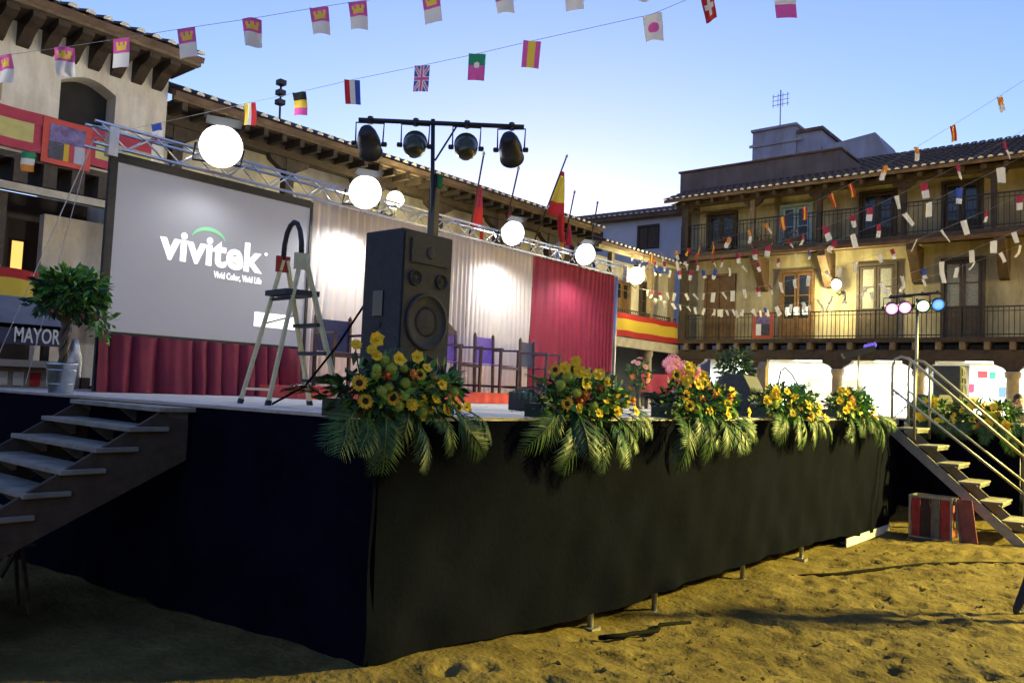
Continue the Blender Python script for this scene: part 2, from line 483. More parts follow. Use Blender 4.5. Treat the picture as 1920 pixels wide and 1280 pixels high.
# big corbels under the upper balcony
for y in (11.25, 9.0, 6.35, 4.05, 1.6, -.8):
    b = MB(); b.prism([(XF-.02, y-.13, 6.5), (XF-.02, y-.13, 6.33), (XF+.35, y-.13, 5.95), (XF+.72, y-.13, 5.42), (XW-.003, y-.13, 5.38), (XW-.003, y-.13, 6.5)], (0, .26, 0))
    b.obj('corbel', corb_m, RB)
wall_pl = ('x', XW, -1)
opening(RB, 'door', wall_pl, 12.4, 13.4, 3.70, 6.0, .2, wood_mid, wood_mid, solid=.72, panes=wood_mid)
opening(RB, 'door', wall_pl, 9.62, 10.62, 3.70, 5.98, .2, wood_mid, wood_mid, solid=.32, panes=glass_dark)
for yy in (9.82, 10.1, 10.38): MB().box(XW-.085, yy-.09, 4.55, XW-.072, yy+.09, 4.80).obj('painted_reflection', M('reflection_glow', (1, .95, .8), .5, 0, emit=(1, .93, .72), estr=.5), RB)  # glowing squares stand in for floodlights mirrored in the door glass
lace = M('door_curtain', (.20, .20, .18), .85, .3, 18)
opening(RB, 'door', wall_pl, 7.04, 8.09, 3.70, 6.04, .2, wood_dark, wood_dark, solid=.42, panes=lace)
opening(RB, 'door', wall_pl, 4.64, 5.64, 3.70, 6.04, .2, wood_dark, wood_dark, solid=.42, panes=lace)
opening(RB, 'door', wall_pl, 1.9, 2.9, 3.70, 6.04, .2, wood_dark, wood_dark, solid=.42)
opening(RB, 'window', wall_pl, 12.4, 13.4, 6.98, 8.25, .2, wood_dark, wood_dark, solid=.05)
pale_frame = M('pale_blue_paint', (.25, .36, .40), .6, .15, 8)
opening(RB, 'window', wall_pl, 9.72, 10.66, 6.80, 8.25, .2, pale_frame, pale_frame, solid=.05)
opening(RB, 'door', wall_pl, 7.08, 8.05, 6.80, 8.38, .2, wood_dark, wood_dark, solid=.3)
opening(RB, 'door', wall_pl, 4.70, 5.64, 6.80, 8.40, .2, wood_dark, wood_dark, solid=.3)
# arcade columns with carved brackets
for y in (13.4, 11.15, 8.45, 6.1, 3.72, 1.3, -1.2):
    b = MB(); b.lathe((XF+.1, y, -.6), [(.24, 0), (.24, .62), (.19, .70), (.185, 2.2), (.165, 3.1), (.20, 3.14), (.22, 3.22), (.22, 3.30)], 16)
    c = b.obj('column', stone, RB)
    b = MB(); b.prism([(XF-.03, y-.46, 2.98), (XF-.03, y-.44, 2.90), (XF-.03, y-.24, 2.80), (XF-.03, y-.14, 2.70), (XF-.03, y+.14, 2.70), (XF-.03, y+.24, 2.80), (XF-.03, y+.44, 2.90), (XF-.03, y+.46, 2.98)], (.24, 0, 0))
    b.obj('column_bracket', wood_dark, c)
# arcade interior: lamps, doorway, posters
opening(RB, 'doorway', ('x', XA, -1), 8.55, 10.4, -.3, 2.45, .2, beam_pale, wood_post, solid=.7, panes=wood_post)
opening(RB, 'door', ('x', XA, -1), 5.4, 6.4, -.3, 2.9, .2, wood_dark, M('grey_door', (.09, .09, .10), .6, .2, 6), solid=.85)
tube_m = M('tube_glow', (1, 1, 1), .5, 0, emit=(.93, 1, .97), estr=4)
for y in (12.3, 9.8, 7.2, 4.6, 2.2):
    t_ = MB().box(27.55, y-.62, 3.07, 27.72, y+.62, 3.147).obj('tube_fitting', plaster_w, RB)
    MB().tube([(27.63, y-.58, 3.05), (27.63, y+.58, 3.05)], .022, 8).obj('tube', tube_m, t_)
    ld = bpy.data.lights.new('arcade_tube_light', 'AREA'); ld.shape = 'RECTANGLE'; ld.size = .12; ld.size_y = 1.2; ld.energy = 130; ld.color = (.92, 1, .97)
    lo = bpy.data.objects.new('arcade_tube_light', ld); COL.objects.link(lo); lo.location = (27.63, y, 3.02)
# wall posters in the arcade
pc = [(f_red, 4.95, 2.72, .28, .22), (f_grn, 4.68, 2.70, .18, .22), (f_blu, 4.42, 2.2, .2, .32), (f_org, 4.72, 1.72, .62, .3), (f_org, 5.2, 1.9, .3, .24), (f_whi, 4.2, 2.7, .2, .26), (f_red, 3.3, 2.75, .3, .3), (f_blu, 3.2, 2.2, .26, .34), (f_mar, 5.28, 2.3, .22, .28), (f_grn, 12.0, 2.3, .05, .5)]
for i, (m_, y, z, w, h) in enumerate(pc[:9]):
    MB().box(XA-.02, y-w/2, z-h/2, XA-.004, y+w/2, z+h/2).obj('notice', m_, RB)
b = MB(); b.box(XA-.035, 11.3, 2.0, XA-.004, 12.1, 2.62); nb_ = b.obj('notice_board', M('board_grey', (.46, .5, .46), .7, .25, 9), RB)
MB().box(XA-.10, 7.35, 2.05, XA-.004, 7.62, 2.4).obj('meter_box', greystucco, RB)
# roof storeys behind
PB = thing('roof_block', 'long plain brown roof storey rising behind the tiled eave', 'building', (27, 12, 9))
b = MB(); b.box(26.95, 8.75, 8.9, 29.3, 14.62, 10.0); b.obj('wall', brownstucco, PB)
b = MB(); b.prism([(26.9, 8.0, 9.25), (26.9, 8.75, 9.95), (26.9, 8.75, 9.1), (26.9, 8.0, 9.1)], (2.3, 0, 0)); b.obj('side_slope', brownstucco, PB)
b = MB(); b.box(26.88, 8.7, 10.0, 29.35, 14.68, 10.06); b.obj('coping', tile_m, PB)
FB = thing('far_house', 'grey blue stepped house top far behind the ochre house', 'building', (35, 12, 0))
b = MB(); b.box(34, 12.95, 0, 37, 14.9, 13.55); b.obj('tower_wall', greystucco, FB)
b = MB(); b.box(33.9, 12.9, 13.55, 37.1, 14.95, 13.66); b.obj('parapet', greystucco, FB)
b = MB(); b.box(33.93, 12.7, 12.86, 33.995, 15.02, 12.98); b.obj('cornice', greystucco, FB)
b = MB(); b.box(34.1, 11.9, 0, 37, 12.94, 13.2); b.obj('middle_wall', greystucco, FB)
b = MB(); b.box(34.0, 11.8, 13.2, 37.1, 12.9, 13.34); b.obj('middle_roof', tile_m, FB)
b = MB(); b.prism([(34.2, 8.9, 0), (34.2, 11.88, 0), (34.2, 11.88, 12.5), (34.2, 9.75, 12.75), (34.2, 8.9, 11.2)], (2.8, 0, 0)); b.obj('right_wall', greystucco, FB)
AN = thing('rooftop_aerial', 'thin TV aerial mast on the far grey house top', 'antenna', (34.6, 13.9, 13.66))
MB().tube([(34.6, 13.9, 13.6), (34.6, 13.9, 15.5)], .028, 6).obj('mast', steel, AN)
b = MB()
for dy in (-.32, -.1, .12, .34): b.tube([(34.6, 13.9+dy, 14.75), (34.6, 13.9+dy, 15.35)], .014, 5)
for z in (14.85, 15.05, 15.25): b.tube([(34.6, 13.52, z), (34.6, 14.28, z)], .014, 5)
b.obj('elements', steel, AN)
# pale house behind the corner
BH = thing('pale_house', 'pale blue house with dark roof behind the corner of the square', 'building', (31, 19, 0))
b = MB(); b.box(31, 16.2, 0, 35, 27, 9.62); b.obj('wall', plaster_b, BH)
tiled_roof(BH, (30.6, 16.0, 9.58), (30.6, 27.2, 9.72), (math.cos(.3), 0, math.sin(.3)), 3.0, pitch=.28, rows=5, thick=.16)
opening(BH, 'window', ('x', 31, -1), 17.85, 18.75, 8.1, 9.08, .2, wood_dark, wood_dark, solid=.9)
opening(BH, 'window', ('x', 31, -1), 20.8, 21.5, 8.2, 9.0, .2, wood_dark, wood_dark, solid=.9)

# ------------------------------------------------------------------ corner wing along Y = 14 (X 20.6 .. 26)
CW = thing('corner_wing', 'low cream wing in the corner, flag banner along its balcony', 'building', (23, 14.5, 0))
MB().box(20.6, 15.0, 3.5, 27, 15.3, 6.2).obj('wall', plaster, CW)
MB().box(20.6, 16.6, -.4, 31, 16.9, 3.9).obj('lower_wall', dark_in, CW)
MB().box(20.6, 13.95, 3.16, 25.94, 14.2, 3.46).obj('balcony_beam', beam_pale, CW)
MB().box(20.6, 14.01, 3.462, 25.9, 15.0, 3.58).obj('balcony_floor', wood_dark, CW)
railing(CW, (20.6, 14.05, 3.58), (25.85, 14.05, 3.58), .8)
MB().box(20.6, 13.9, 6.12, 25.9, 14.05, 6.26).obj('eave_beam', beam_pale, CW)
tiled_roof(CW, (20.5, 13.72, 6.27), (25.9, 13.72, 6.27), (0, math.cos(.33), math.sin(.33)), 4.0, pitch=.25, rows=6)
for x in (21.6, 24.1, 25.55):
    p = MB().box(x-.08, 14.02, 3.58, x+.08, 14.18, 6.12).obj('post', wood_post, CW)
for x in (21.4, 24.2): MB().lathe((x, 14.2, -.3), [(.2, 0), (.17, .2), (.16, 3.2), (.2, 3.3), (.2, 3.46)], 12).obj('column', stone, CW)
opening(CW, 'door', ('y', 15.0, -1), 23.2, 24.1, 3.6, 5.5, .2, wood_post, wood_mid, solid=.7)
opening(CW, 'door', ('y', 15.0, -1), 24.95, 25.6, 3.6, 5.6, .2, wood_dark, wood_dark, solid=.4)
BN = thing('flag_banner', 'long red and yellow striped cloth banner on the corner wing balcony', 'banner', (23, 13.95, 3.6))
def bann(u, v): return (20.7+5.2*u, 13.97+.02*math.sin(u*30+v*3), 3.50+.74*v+.01*math.sin(u*22))
for nm, a0, a1, m_ in (('lower_red_stripe', 0, .26, f_red), ('yellow_stripe', .26, .76, f_yel), ('upper_red_stripe', .76, 1, f_red)):
    MB().grid(lambda u, v: bann(u, a0+(a1-a0)*v), 60, 3).obj(nm, m_, BN)

# ------------------------------------------------------------------ long gallery wing (X 6.9 .. 20.5, Y = 14 ..)
GW = thing('gallery_wing', 'long cream gallery wing with dark posts under a tiled roof, behind the truss', 'building', (13, 14.5, 0))
MB().box(6.95, 15.5, 3.5, 20.55, 15.8, 6.9).obj('wall', plaster, GW)
MB().box(6.95, 17.0, -.4, 20.55, 17.2, 3.9).obj('lower_wall', plaster_y, GW)
MB().box(6.95, 14.3, 3.3, 20.55, 15.5, 3.6).obj('balcony_floor', wood_dark, GW)
railing(GW, (7.0, 14.4, 3.6), (20.5, 14.4, 3.6), .95)
MB().box(6.95, 14.35, 6.22, 20.55, 14.6, 6.46).obj('eave_beam', wood_dark, GW)
MB().box(6.95, 13.95, 6.50, 20.55, 15.6, 6.55).obj('soffit', wood_dark, GW)
me = MB().box(-.05, -.42, -.07, .05, .42, .07).mesh('rafter', wood_dark)
x = 7.1
while x < 20.5:
    link_mesh('rafter', me, GW, wpos=(x, 14.25, 6.43)); x += .42
MB().box(6.9, 13.86, 6.52, 20.6, 13.94, 6.64).obj('fascia', wood_post, GW)
tiled_roof(GW, (6.9, 13.78, 6.66), (20.6, 13.78, 6.66), (0, math.cos(.36), math.sin(.36)), 4.2, pitch=.26, rows=6)
for x in (7.3, 9.75, 11.9, 14.2, 16.5, 18.8, 20.3):
    p = MB().box(x-.1, 14.38, 3.6, x+.1, 14.58, 6.22).obj('post', wood_dark, GW)
    b = MB(); b.prism([(x-.5, 14.40, 6.22), (x-.45, 14.40, 6.12), (x-.2, 14.40, 5.98), (x+.2, 14.40, 5.98), (x+.45, 14.40, 6.12), (x+.5, 14.40, 6.22)], (0, .16, 0)); b.obj('post_bracket', wood_dark, p)
    MB().lathe((x, 14.5, -.4), [(.2, 0), (.17, .2), (.16, 3.3), (.2, 3.5), (.2, 3.69)], 12).obj('column', stone, GW)
for x0, x1 in ((8.2, 9.1), (12.4, 13.4), (15.2, 16.0), (17.3, 18.1)):
    opening(GW, 'door', ('y', 15.5, -1), x0, x1, 3.6, 5.5, .2, wood_dark, wood_mid, solid=.6)
GA = thing('roof_aerial', 'dark stacked aerial on the gallery wing roof behind the bunting', 'antenna', (9.25, 14.0, 6.7))
b = MB(); b.tube([(9.3, 14.2, 6.8), (9.28, 14.2, 7.72)], .022, 6); b.obj('mast', blackmetal, GA)
for z in (7.25, 7.45, 7.66): MB().box(9.21, 14.12, z-.05, 9.36, 14.28, z+.05).obj('element', blackmetal, GA)

# ------------------------------------------------------------------ tall house at the left (X < 6.95)
TH = thing('tall_house', 'tall beige house with deep wooden eaves and arched opening at the left', 'building', (3.5, 14.5, 0))
def arch_pts(x0, x1, z0, z1, rise, n=8):
    pts = [(x0, z0), (x1, z0), (x1, z1)]
    for i in range(1, n):
        t = i/n; pts.append((x1+(x0-x1)*t, z1+rise*math.sin(PI*t)))
    return pts + [(x0, z1)]
b = MB()
X0, X1 = -4.0, 6.85
# wall built as strips around the arched opening
ZB, ZT = 4.9, 7.0
ax0, ax1, az0, az1 = 5.08, 5.96, 5.0, 6.30
b.box(X0, 14.0, ZB, ax0, 14.35, ZT); b.box(ax1, 14.0, ZB, X1, 14.35, ZT)
n = 10
top = [(ax0+(ax1-ax0)*i/n, az1+.16*math.sin(PI*i/n)) for i in range(n+1)]
b.prism([(ax1, 14.0, ZT), (ax0, 14.0, ZT)] + [(x, 14.0, z) for x, z in top], (0, .35, 0))
b.box(ax0, 14.0, ZB, ax1, 14.35, az0)
b.obj('wall', plaster, TH)
MB().box(ax0-.2, 14.352, ZB, ax1+.2, 14.4, ZT-.02).obj('opening_dark_back', dark_in, TH)  # dark panel standing in for the unlit depth behind the arch
b = MB(); b.prism([(3.4, 13.985, 5.7)] + [(3.4+.85*i/8, 13.985, 6.25+.28*math.sin(PI*i/8)) for i in range(9)] + [(4.25, 13.985, 5.7)], (0, .012, 0)); b.obj('blind_niche', plaster_y, TH)
MB().box(X1-.25, 14.36, 3.0, X1, 19, 7.0).obj('side_wall', plaster, TH)
MB().box(X0, 13.45, 7.02, X1+.2, 14.3, 7.08).obj('soffit', wood_dark, TH)
bm = MB(); prof = [(13.36, 7.02), (13.36, 6.93), (13.5, 6.86), (13.66, 6.84), (13.78, 6.76), (13.9, 6.66), (13.999, 6.62), (13.999, 7.02)]
bm.prism([(-.09, y_-13.7, z_-6.85) for y_, z_ in prof], (.18, 0, 0)); me = bm.mesh('corbel', wood_dark)
x = X0+.2
while x < X1:
    link_mesh('corbel', me, TH, wpos=(x, 13.7, 6.85)); x += .36
MB().box(X0, 13.30, 7.03, X1+.22, 13.44, 7.16).obj('fascia', wood_post, TH)
tiled_roof(TH, (X0, 13.24, 7.18), (X1+.25, 13.24, 7.18), (0, math.cos(.36), math.sin(.36)), 4.0, pitch=.26, rows=6)
# gallery under it
MB().box(X0, 13.86, 4.34, X1, 14.0, 4.46).obj('balcony_beam', beam_pale, TH)
MB().box(X0, 13.9, 4.84, X1, 15.2, 4.94).obj('balcony_floor', wood_dark, TH)
me = MB().box(-.10, -.12, -.18, .10, .6, .18).mesh('joist', wood_dark)
x = X0+.15
while x < X1:
    link_mesh('joist', me, TH, wpos=(x, 13.95, 4.655)); x += .42
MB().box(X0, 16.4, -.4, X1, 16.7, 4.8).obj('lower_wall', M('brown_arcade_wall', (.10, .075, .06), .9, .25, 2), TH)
MB().box(5.42, 15.2, -.4, 6.80, 15.4, 4.3).obj('beige_partition', plaster, TH)
for x in (2.7, 4.35, 6.75): MB().box(x-.12, 14.05, -.4, x+.12, 14.3, 4.34).obj('post', wood_dark, TH)
for x0, x1, z0, z1 in ((5.33, 5.52, 3.42, 3.92), (4.93, 5.05, 3.6, 3.75)):
    lw = MB().box(x0, 16.37, z0, x1, 16.395, z1).obj('lit_window', M('window_glow', (1, .7, .3), .5, 0, emit=(1, .55, .12), estr=.28), TH)
    b = MB(); b.box(x0-.04, 16.36, z0-.04, x0, 16.398, z1+.04); b.box(x1, 16.36, z0-.04, x1+.04, 16.398, z1+.04); b.box(x0, 16.362, z1, x1, 16.398, z1+.04); b.obj('window_frame', wood_dark, lw)
RBn = thing('red_balcony_banner', 'red cloth band with yellow panels and a poster on the left balcony', 'banner', (4, 13.84, 5))
b = MB()
def rb(x0, x1, z0, z1, y=13.82): return MB().grid(lambda u, v: (x0+(x1-x0)*u, y+.012*math.sin(u*(x1-x0)*9), z0+(z1-z0)*v), max(4, int((x1-x0)*12)), 2)
crim = M('banner_crimson', (.33, .035, .06), .8, .12, 5)
rb(-2, 6.55, 5.42, 5.60).obj('upper_red_band', crim, RBn)
rb(-2, 6.55, 4.98, 5.12).obj('lower_red_band', crim, RBn)
byel = M('banner_yellow', (.42, .38, .14), .8, .12, 5)
rb(-2, 4.68, 5.12, 5.42).obj('yellow_panel', byel, RBn)
rb(5.62, 6.55, 5.12, 5.42).obj('yellow_panel', byel, RBn)
rb(4.68, 4.86, 5.12, 5.42).obj('red_panel', crim, RBn); rb(5.50, 5.62, 5.12, 5.42).obj('red_panel', crim, RBn)
MB().box(4.80, 13.795, 4.86, 5.54, 13.805, 5.58).obj('poster_frame', M('poster_orange', (.45, .06, .04), .7, .1, 5), RBn)
b = MB(); b.box(4.90, 13.785, 5.22, 5.44, 13.793, 5.50, 0); b.box(4.90, 13.785, 4.94, 5.12, 13.793, 5.218, 1); b.box(5.122, 13.785, 4.94, 5.2, 13.793, 5.218, 2); b.box(5.202, 13.785, 4.94, 5.28, 13.793, 5.218, 3); b.box(5.282, 13.785, 4.94, 5.44, 13.793, 5.218, 4)
b.obj('poster', [M('poster_violet', (.13, .10, .22), .7, .5, 9), M('poster_dark', (.05, .05, .07), .7, .5, 9), f_yel, crim, greystucco], RBn)
# small striped flag banner low on the arcade
BL = thing('arcade_flag_banner', 'red yellow red cloth strip under the left arcade behind the potted tree', 'banner', (5, 13.98, 2.4))
for nm, z0, z1, m_ in (('lower_red_stripe', 2.44, 2.66, f_red), ('yellow_stripe', 2.66, 2.99, f_yel), ('upper_red_stripe', 2.99, 3.14, f_red)):
    MB().grid(lambda u, v: (4.35+2.2*u, 13.97+.02*math.sin(u*26), z0+(z1-z0)*v+.015*math.sin(u*17)), 40, 2).obj(nm, m_, BL)

# ------------------------------------------------------------------ wall lanterns
def lantern(x, y, z, wall, label, energy, r=.16):
    t = thing('wall_lantern', label, 'lantern', (x, y, z), 'lit wall lanterns round the square')
    b = MB(); b.lathe((x, y, z), [(.03, -r*1.05), (r*.62, -r*.9), (r*.95, -r*.35), (r, 0), (r*.9, r*.45), (r*.6, r*.85), (.03, r)], 16)
    b.obj('globe', lamp_warm, t)
    b = MB(); b.lathe((x, y, z), [(.10, r*.93), (.11, r*1.05), (.05, r*1.3), (.015, r*1.6)], 12); b.obj('cap', iron, t)
    w = Vector(wall)
    b = MB(); b.tube([w, (w+Vector((x, y, z-.25)))/2-Vector((0, 0, .1)), (x, y, z-r*1.6), (x, y, z-r*.95)], .018, 6); b.lathe(w, [(.06, -.02), (.06, .02)], 10, axis=(Vector((x, y, z))-w)*Vector((1, 1, 0)))
    b.obj('bracket', iron, t)
    ld = bpy.data.lights.new('lantern_light', 'POINT'); ld.energy = energy; ld.color = (1, .88, .42); ld.shadow_soft_size = .15
    lo = bpy.data.objects.new('lantern_light', ld); COL.objects.link(lo); lo.parent = t
    lo.location = (0, 0, 0)
    d = Vector((x, y, z)) - w; d.z = 0; d.normalize()
    lo.location = d*(r+.08) + Vector((0, 0, -r*.4))
    return t
lantern(26.35, 8.62, 5.42, (26.98, 8.62, 5.25), 'glowing lantern on the ochre house between brown and dark doors', 110, .155)
lantern(22.6, 13.75, 5.5, (22.6, 14.05, 5.3), 'big glowing lantern at the corner wing eave above the red drape', 60, .27)
lantern(12.34, 14.0, 5.85, (12.34, 14.4, 5.6), 'glowing lantern on the gallery wing above the loudspeaker', 30, .20)
# the same lanterns go on round the square to the right of the frame
lantern(26.35, -1.5, 5.42, (26.98, -1.5, 5.25), 'lantern further along the ochre house, right of the frame', 150, .155)
SL = thing('street_lamp', 'hooded street lamp under the opposite eave, right of the frame', 'lamp', (20.0, -9.7, 8.0))
MB().tube([(20.0, -10.19, 7.9), (20.0, -9.9, 8.3), (20.0, -9.5, 8.32)], .03, 8).obj('arm', iron, SL)
MB().lathe((20.0, -9.4, 8.22), [(.26, -.12), (.24, 0), (.10, .1), (.03, .14)], 16, axis=(0, -.25, 1)).obj('hood', iron, SL)
MB().lathe((20.0, -9.38, 8.12), [(.08, -.08), (.12, 0), (.10, .06)], 12).obj('bulb', lamp_warm, SL)
ld = bpy.data.lights.new('street_lamp_light', 'SPOT'); ld.energy = 12800; ld.color = (1, .84, .20); ld.shadow_soft_size = .5; ld.spot_size = math.radians(114); ld.spot_blend = .06
lo = bpy.data.objects.new('street_lamp_light', ld); COL.objects.link(lo); lo.parent = SL; lo.location = (0, .36, -.12)
lo.rotation_euler = Vector((-.188, .203, -.961)).to_track_quat('-Z', 'Y').to_euler()
MB().box(-10, -10.6, -.5, 26, -10.2, 9).obj('house_front', plaster_y, thing('opposite_house', 'plain ochre house front closing the square, right of the frame', 'building', (8, -10.4, 0)))

# ------------------------------------------------------------------ stage
ST = thing('stage', 'large raised stage wrapped in black cloth', 'stage', (8, 6, 0))
DZ = 1.40
AX, AY = 3.07, 3.53           # near corner
LX, LY = 2.55, 8.9            # back left
RX = 13.35
deck = MB().prism([(AX, AY, DZ-.10), (RX, AY, DZ-.10), (RX, 8.9, DZ-.10), (LX, LY, DZ-.10)], (0, 0, .09)).obj('deck_frame', steel, ST)
# deck boards, separate panels of 1 x 2 m
def leftx(y): return AX + (LX-AX)*(y-AY)/(LY-AY)
ys_ = list(np.linspace(AY-.012, 8.9, 6)); xs_ = [None] + list(np.arange(4.15, RX, 1.15)) + [RX+.01]
for j in range(5):
    for i in range(len(xs_)-1):
        ya, yb = ys_[j]+.003, ys_[j+1]-.003
        xa0 = leftx(ya)-.012 if i == 0 else xs_[i]+.003
        xa1 = leftx(yb)-.012 if i == 0 else xs_[i]+.003
        xb = xs_[i+1]-.003
        dz = random.uniform(-.002, .002)
        MB().prism([(xa0, ya, DZ-.009+dz), (xb, ya, DZ-.009+dz), (xb, yb, DZ-.009+dz), (xa1, yb, DZ-.009+dz)], (0, 0, .012)).obj('deck_panel', deckwood, deck)
def skirt(p, q, ztop, zfun, outward, nu, fold=.02, name='skirt', parent=ST, wob=1.):
    p, q = Vector(p), Vector(q); o = Vector(outward)
    L = (q-p).length
    def f(u, v):
        b = p+(q-p)*u
        zb = zfun(b.x, b.y)
        z = zb+(ztop-zb)*v
        a = fold*(1-v*.75)*(.6*math.sin(u*L*2.1+.7)+.3*math.sin(u*L*5.3+v*2)+.22*math.sin(u*L*1.1+v*4))*wob
        a += .016*(1-v)**2*math.sin(u*L*7.5+v*11+.8*math.sin(u*L*2))+.010*(1-v)*math.sin(u*L*13-v*7)
        # sagging horizontal wrinkles
        a += .006*math.sin(v*9+u*L*1.7)*math.sin(u*L*.9+1)
        return b+o*(a+.012)+Vector((0, 0, z))
    return MB().grid(f, nu, 22).obj(name, black_cloth, parent)
def hem(x, y): return gz(x, y) + float(.03 + .17*smooth(4.2, 6.2, x)*(1-smooth(9.5, 12.5, x)) + .05*smooth(9, 12, x) + .01*np.sin(x*3))
skirt((AX-.035, AY, 0), (RX, AY, 0), DZ-.02, hem, (0, -1, 0), 160, .022, 'front_skirt')
skirt((LX, LY, 0), (AX+.003, AY-.03, 0), DZ-.02, lambda x, y: gz(x, y)+.01, Vector((-1, -.09, 0)).normalized(), 90, .03, 'left_skirt')
skirt((RX, AY, 0), (RX, 8.9, 0), DZ-.02, lambda x, y: gz(x, y)+.01, (1, 0, 0), 60, .03, 'right_skirt')
for x in (3.22, 5.45, 6.45, 8.3, 10.0, 11.7, 13.25):
    for y in (AY+.10, 6.2, 8.7):
        z0 = gz(x, y)-.03
        l = MB().tube([(x, y, z0+.02), (x, y, DZ-.1)], .026, 8).obj('leg', steel, ST)
        MB().box(x-.06, y-.06, z0, x+.06, y+.06, z0+.04).obj('foot_plate', steel, l)
MB().box(11.3, AY-.03, gz(12, AY)+.0, RX-.02, AY-.016, gz(12, AY)+.11).obj('white_base_board', M('white_board', (.7, .7, .66), .7, .12, 5), ST)
# wing platform to the right, running towards the viewer
SW = thing('side_platform', 'smaller black draped platform beyond the right stairs', 'stage', (16, 3, 0))
MB().box(14.75, 2.0, DZ-.1, 18.5, 8.0, DZ).obj('deck_panel', deckwood, SW)
MB().box(RX+.03, 3.75, DZ-.11, 14.745, 8.0, DZ-.005).obj('link_panel', deckwood, SW)
skirt((14.75, 8.0, 0), (14.75, 2.0, 0), DZ-.02, lambda x, y: gz(x, y)-.02, (-1, 0, 0), 60, .03, 'left_skirt', SW)
skirt((14.75, 2.0, 0), (18.5, 2.0, 0), DZ-.02, lambda x, y: gz(x, y)-.02, (0, -1, 0), 40, .03, 'front_skirt', SW)
skirt((RX+.03, 3.75, 0), (14.74, 3.75, 0), DZ-.12, lambda x, y: gz(x, y)-.02, (0, -1, 0), 30, .02, 'link_skirt', SW)

# ------------------------------------------------------------------ left stairs
wood_old = M('old_wood', (.06, .042, .028), .8, .3, 9)
LS = thing('left_stairs', 'grey plank stairs with open risers on the left side of the stage', 'stairs', (2.2, 5.9, 0))
rise, run = .128, .196
Y0s, Y1s = 5.2, 6.62
for k in range(10):
    xn = 2.64 - k*run; z = 1.375 - k*rise
    if z < .05: break
    b = MB(); b.box(xn, Y0s, z-.032, xn+run+.075, Y1s, z); bevel(b.obj('tread', tread_m, LS), .006)
    for y in (Y0s+.05, (Y0s+Y1s)/2, Y1s-.08):
        b = MB(); b.prism([(xn+.06, y, z-.033), (xn+run+.03, y, z-.033), (xn+run+.03, y, z-rise-.005), (xn+run*.98, y, z-rise-.005)], (0, .03, 0)); b.obj('riser_bracket', rail_m, LS)
for y in (Y0s+.03, Y1s-.06):
    b = MB(); b.prism([(2.86, y, 1.28), (2.86, y, 1.02), (.70, y, -.02), (.62, y, .08), (2.66, y, 1.34)], (0, .035, 0)); b.obj('stringer', wood_old, LS)
for y in (Y0s+.1, Y1s-.1):
    MB().bar((1.75, y, .02), (1.75, y, .62), .05, .05).obj('leg', steel, LS)

# things stored under the stairs
TR = thing('wooden_trestle', 'small wooden trestle ladder leaning under the left stairs', 'trestle', (1.75, 4.85, 0))
for p, q in (((1.60, 4.95, 0), (1.90, 5.02, .70)), ((1.98, 4.9, 0), (1.92, 5.02, .70)), ((1.62, 5.3, 0), (1.92, 5.22, .70)), ((2.02, 5.28, 0), (1.94, 5.22, .70))):
    MB().bar(p, q, .035, .025).obj('leg', wood_old, TR)
for t_ in (.3, .62):
    a = Vector((1.60, 4.95, 0)).lerp(Vector((1.90, 5.02, .7)), t_); c = Vector((1.62, 5.3, 0)).lerp(Vector((1.92, 5.22, .7)), t_)
    MB().bar(a, c, .03, .02).obj('rung', beam_pale, TR)
MB().box(1.84, 4.98, .69, 2.02, 5.26, .72).obj('top', wood_old, TR)
TR.scale = (.8, .8, .62); TR.location = (1.98, 5.75, 0.0)
FC = thing('folded_chair', 'folded brown slatted chair lying under the left stairs', 'chair', (1.45, 4.6, 0))
for dy in (0, .34):
    MB().bar((1.28, 4.72+dy, .02), (1.62, 4.72+dy, .50), .03, .02).obj('leg', wood_old, FC)
    MB().bar((1.62, 4.745+dy*.86, .02), (1.34, 4.745+dy*.86, .52), .03, .02).obj('leg', wood_old, FC)
for t_ in (.35, .5, .65, .8): MB().bar((1.28+.34*t_, 4.73, .02+.48*t_), (1.28+.34*t_, 5.05, .02+.48*t_), .05, .012).obj('slat', wood_old if t_ != .5 else beam_pale, FC)

# ------------------------------------------------------------------ right stairs
RS = thing('right_stairs', 'metal stairs with tube handrails at the right end of the stage', 'stairs', (13.8, 2.6, gz(13.8, 2.6)))
for k in range(6):
    y = 3.45 - k*.281; z = 1.28 - k*.246
    b = MB(); b.box(13.42, y-.30, z-.035, 14.22, y, z); bevel(b.obj('tread', tread_m, RS), .006)
    MB().box(13.44, y-.285, z-.075, 14.20, y-.262, z-.036).obj('tread_lip', rail_m, RS)
for x in (13.38, 14.23):
    b = MB(); b.prism([(x, 3.54, 1.36), (x, 3.54, 1.18), (x, 1.80, -.36), (x, 1.72, -.30), (x, 1.78, -.2)], (.035, 0, 0)); b.obj('stringer', rail_m, RS)
for x in (13.36, 14.29):
    top = [(x, 3.50, 1.30), (x, 3.50, 2.20), (x, 3.47, 2.31), (x, 3.38, 2.36), (x, 3.27, 2.33)]
    b = MB(); b.tube(top+[(x, 1.72, .92)], .022, 8); hr = b.obj('handrail', rail_m, RS)
    MB().tube([(x, 3.50, 1.86), (x, 1.72, .42)], .018, 8).obj('middle_rail', rail_m, RS)
    MB().tube([(x, 1.74, -.34), (x, 1.74, .94)], .022, 8).obj('lower_post', rail_m, RS)
    MB().tube([(x, 3.18, 1.1), (x, 3.18, 2.26)], .02, 8).obj('upper_post', rail_m, RS)

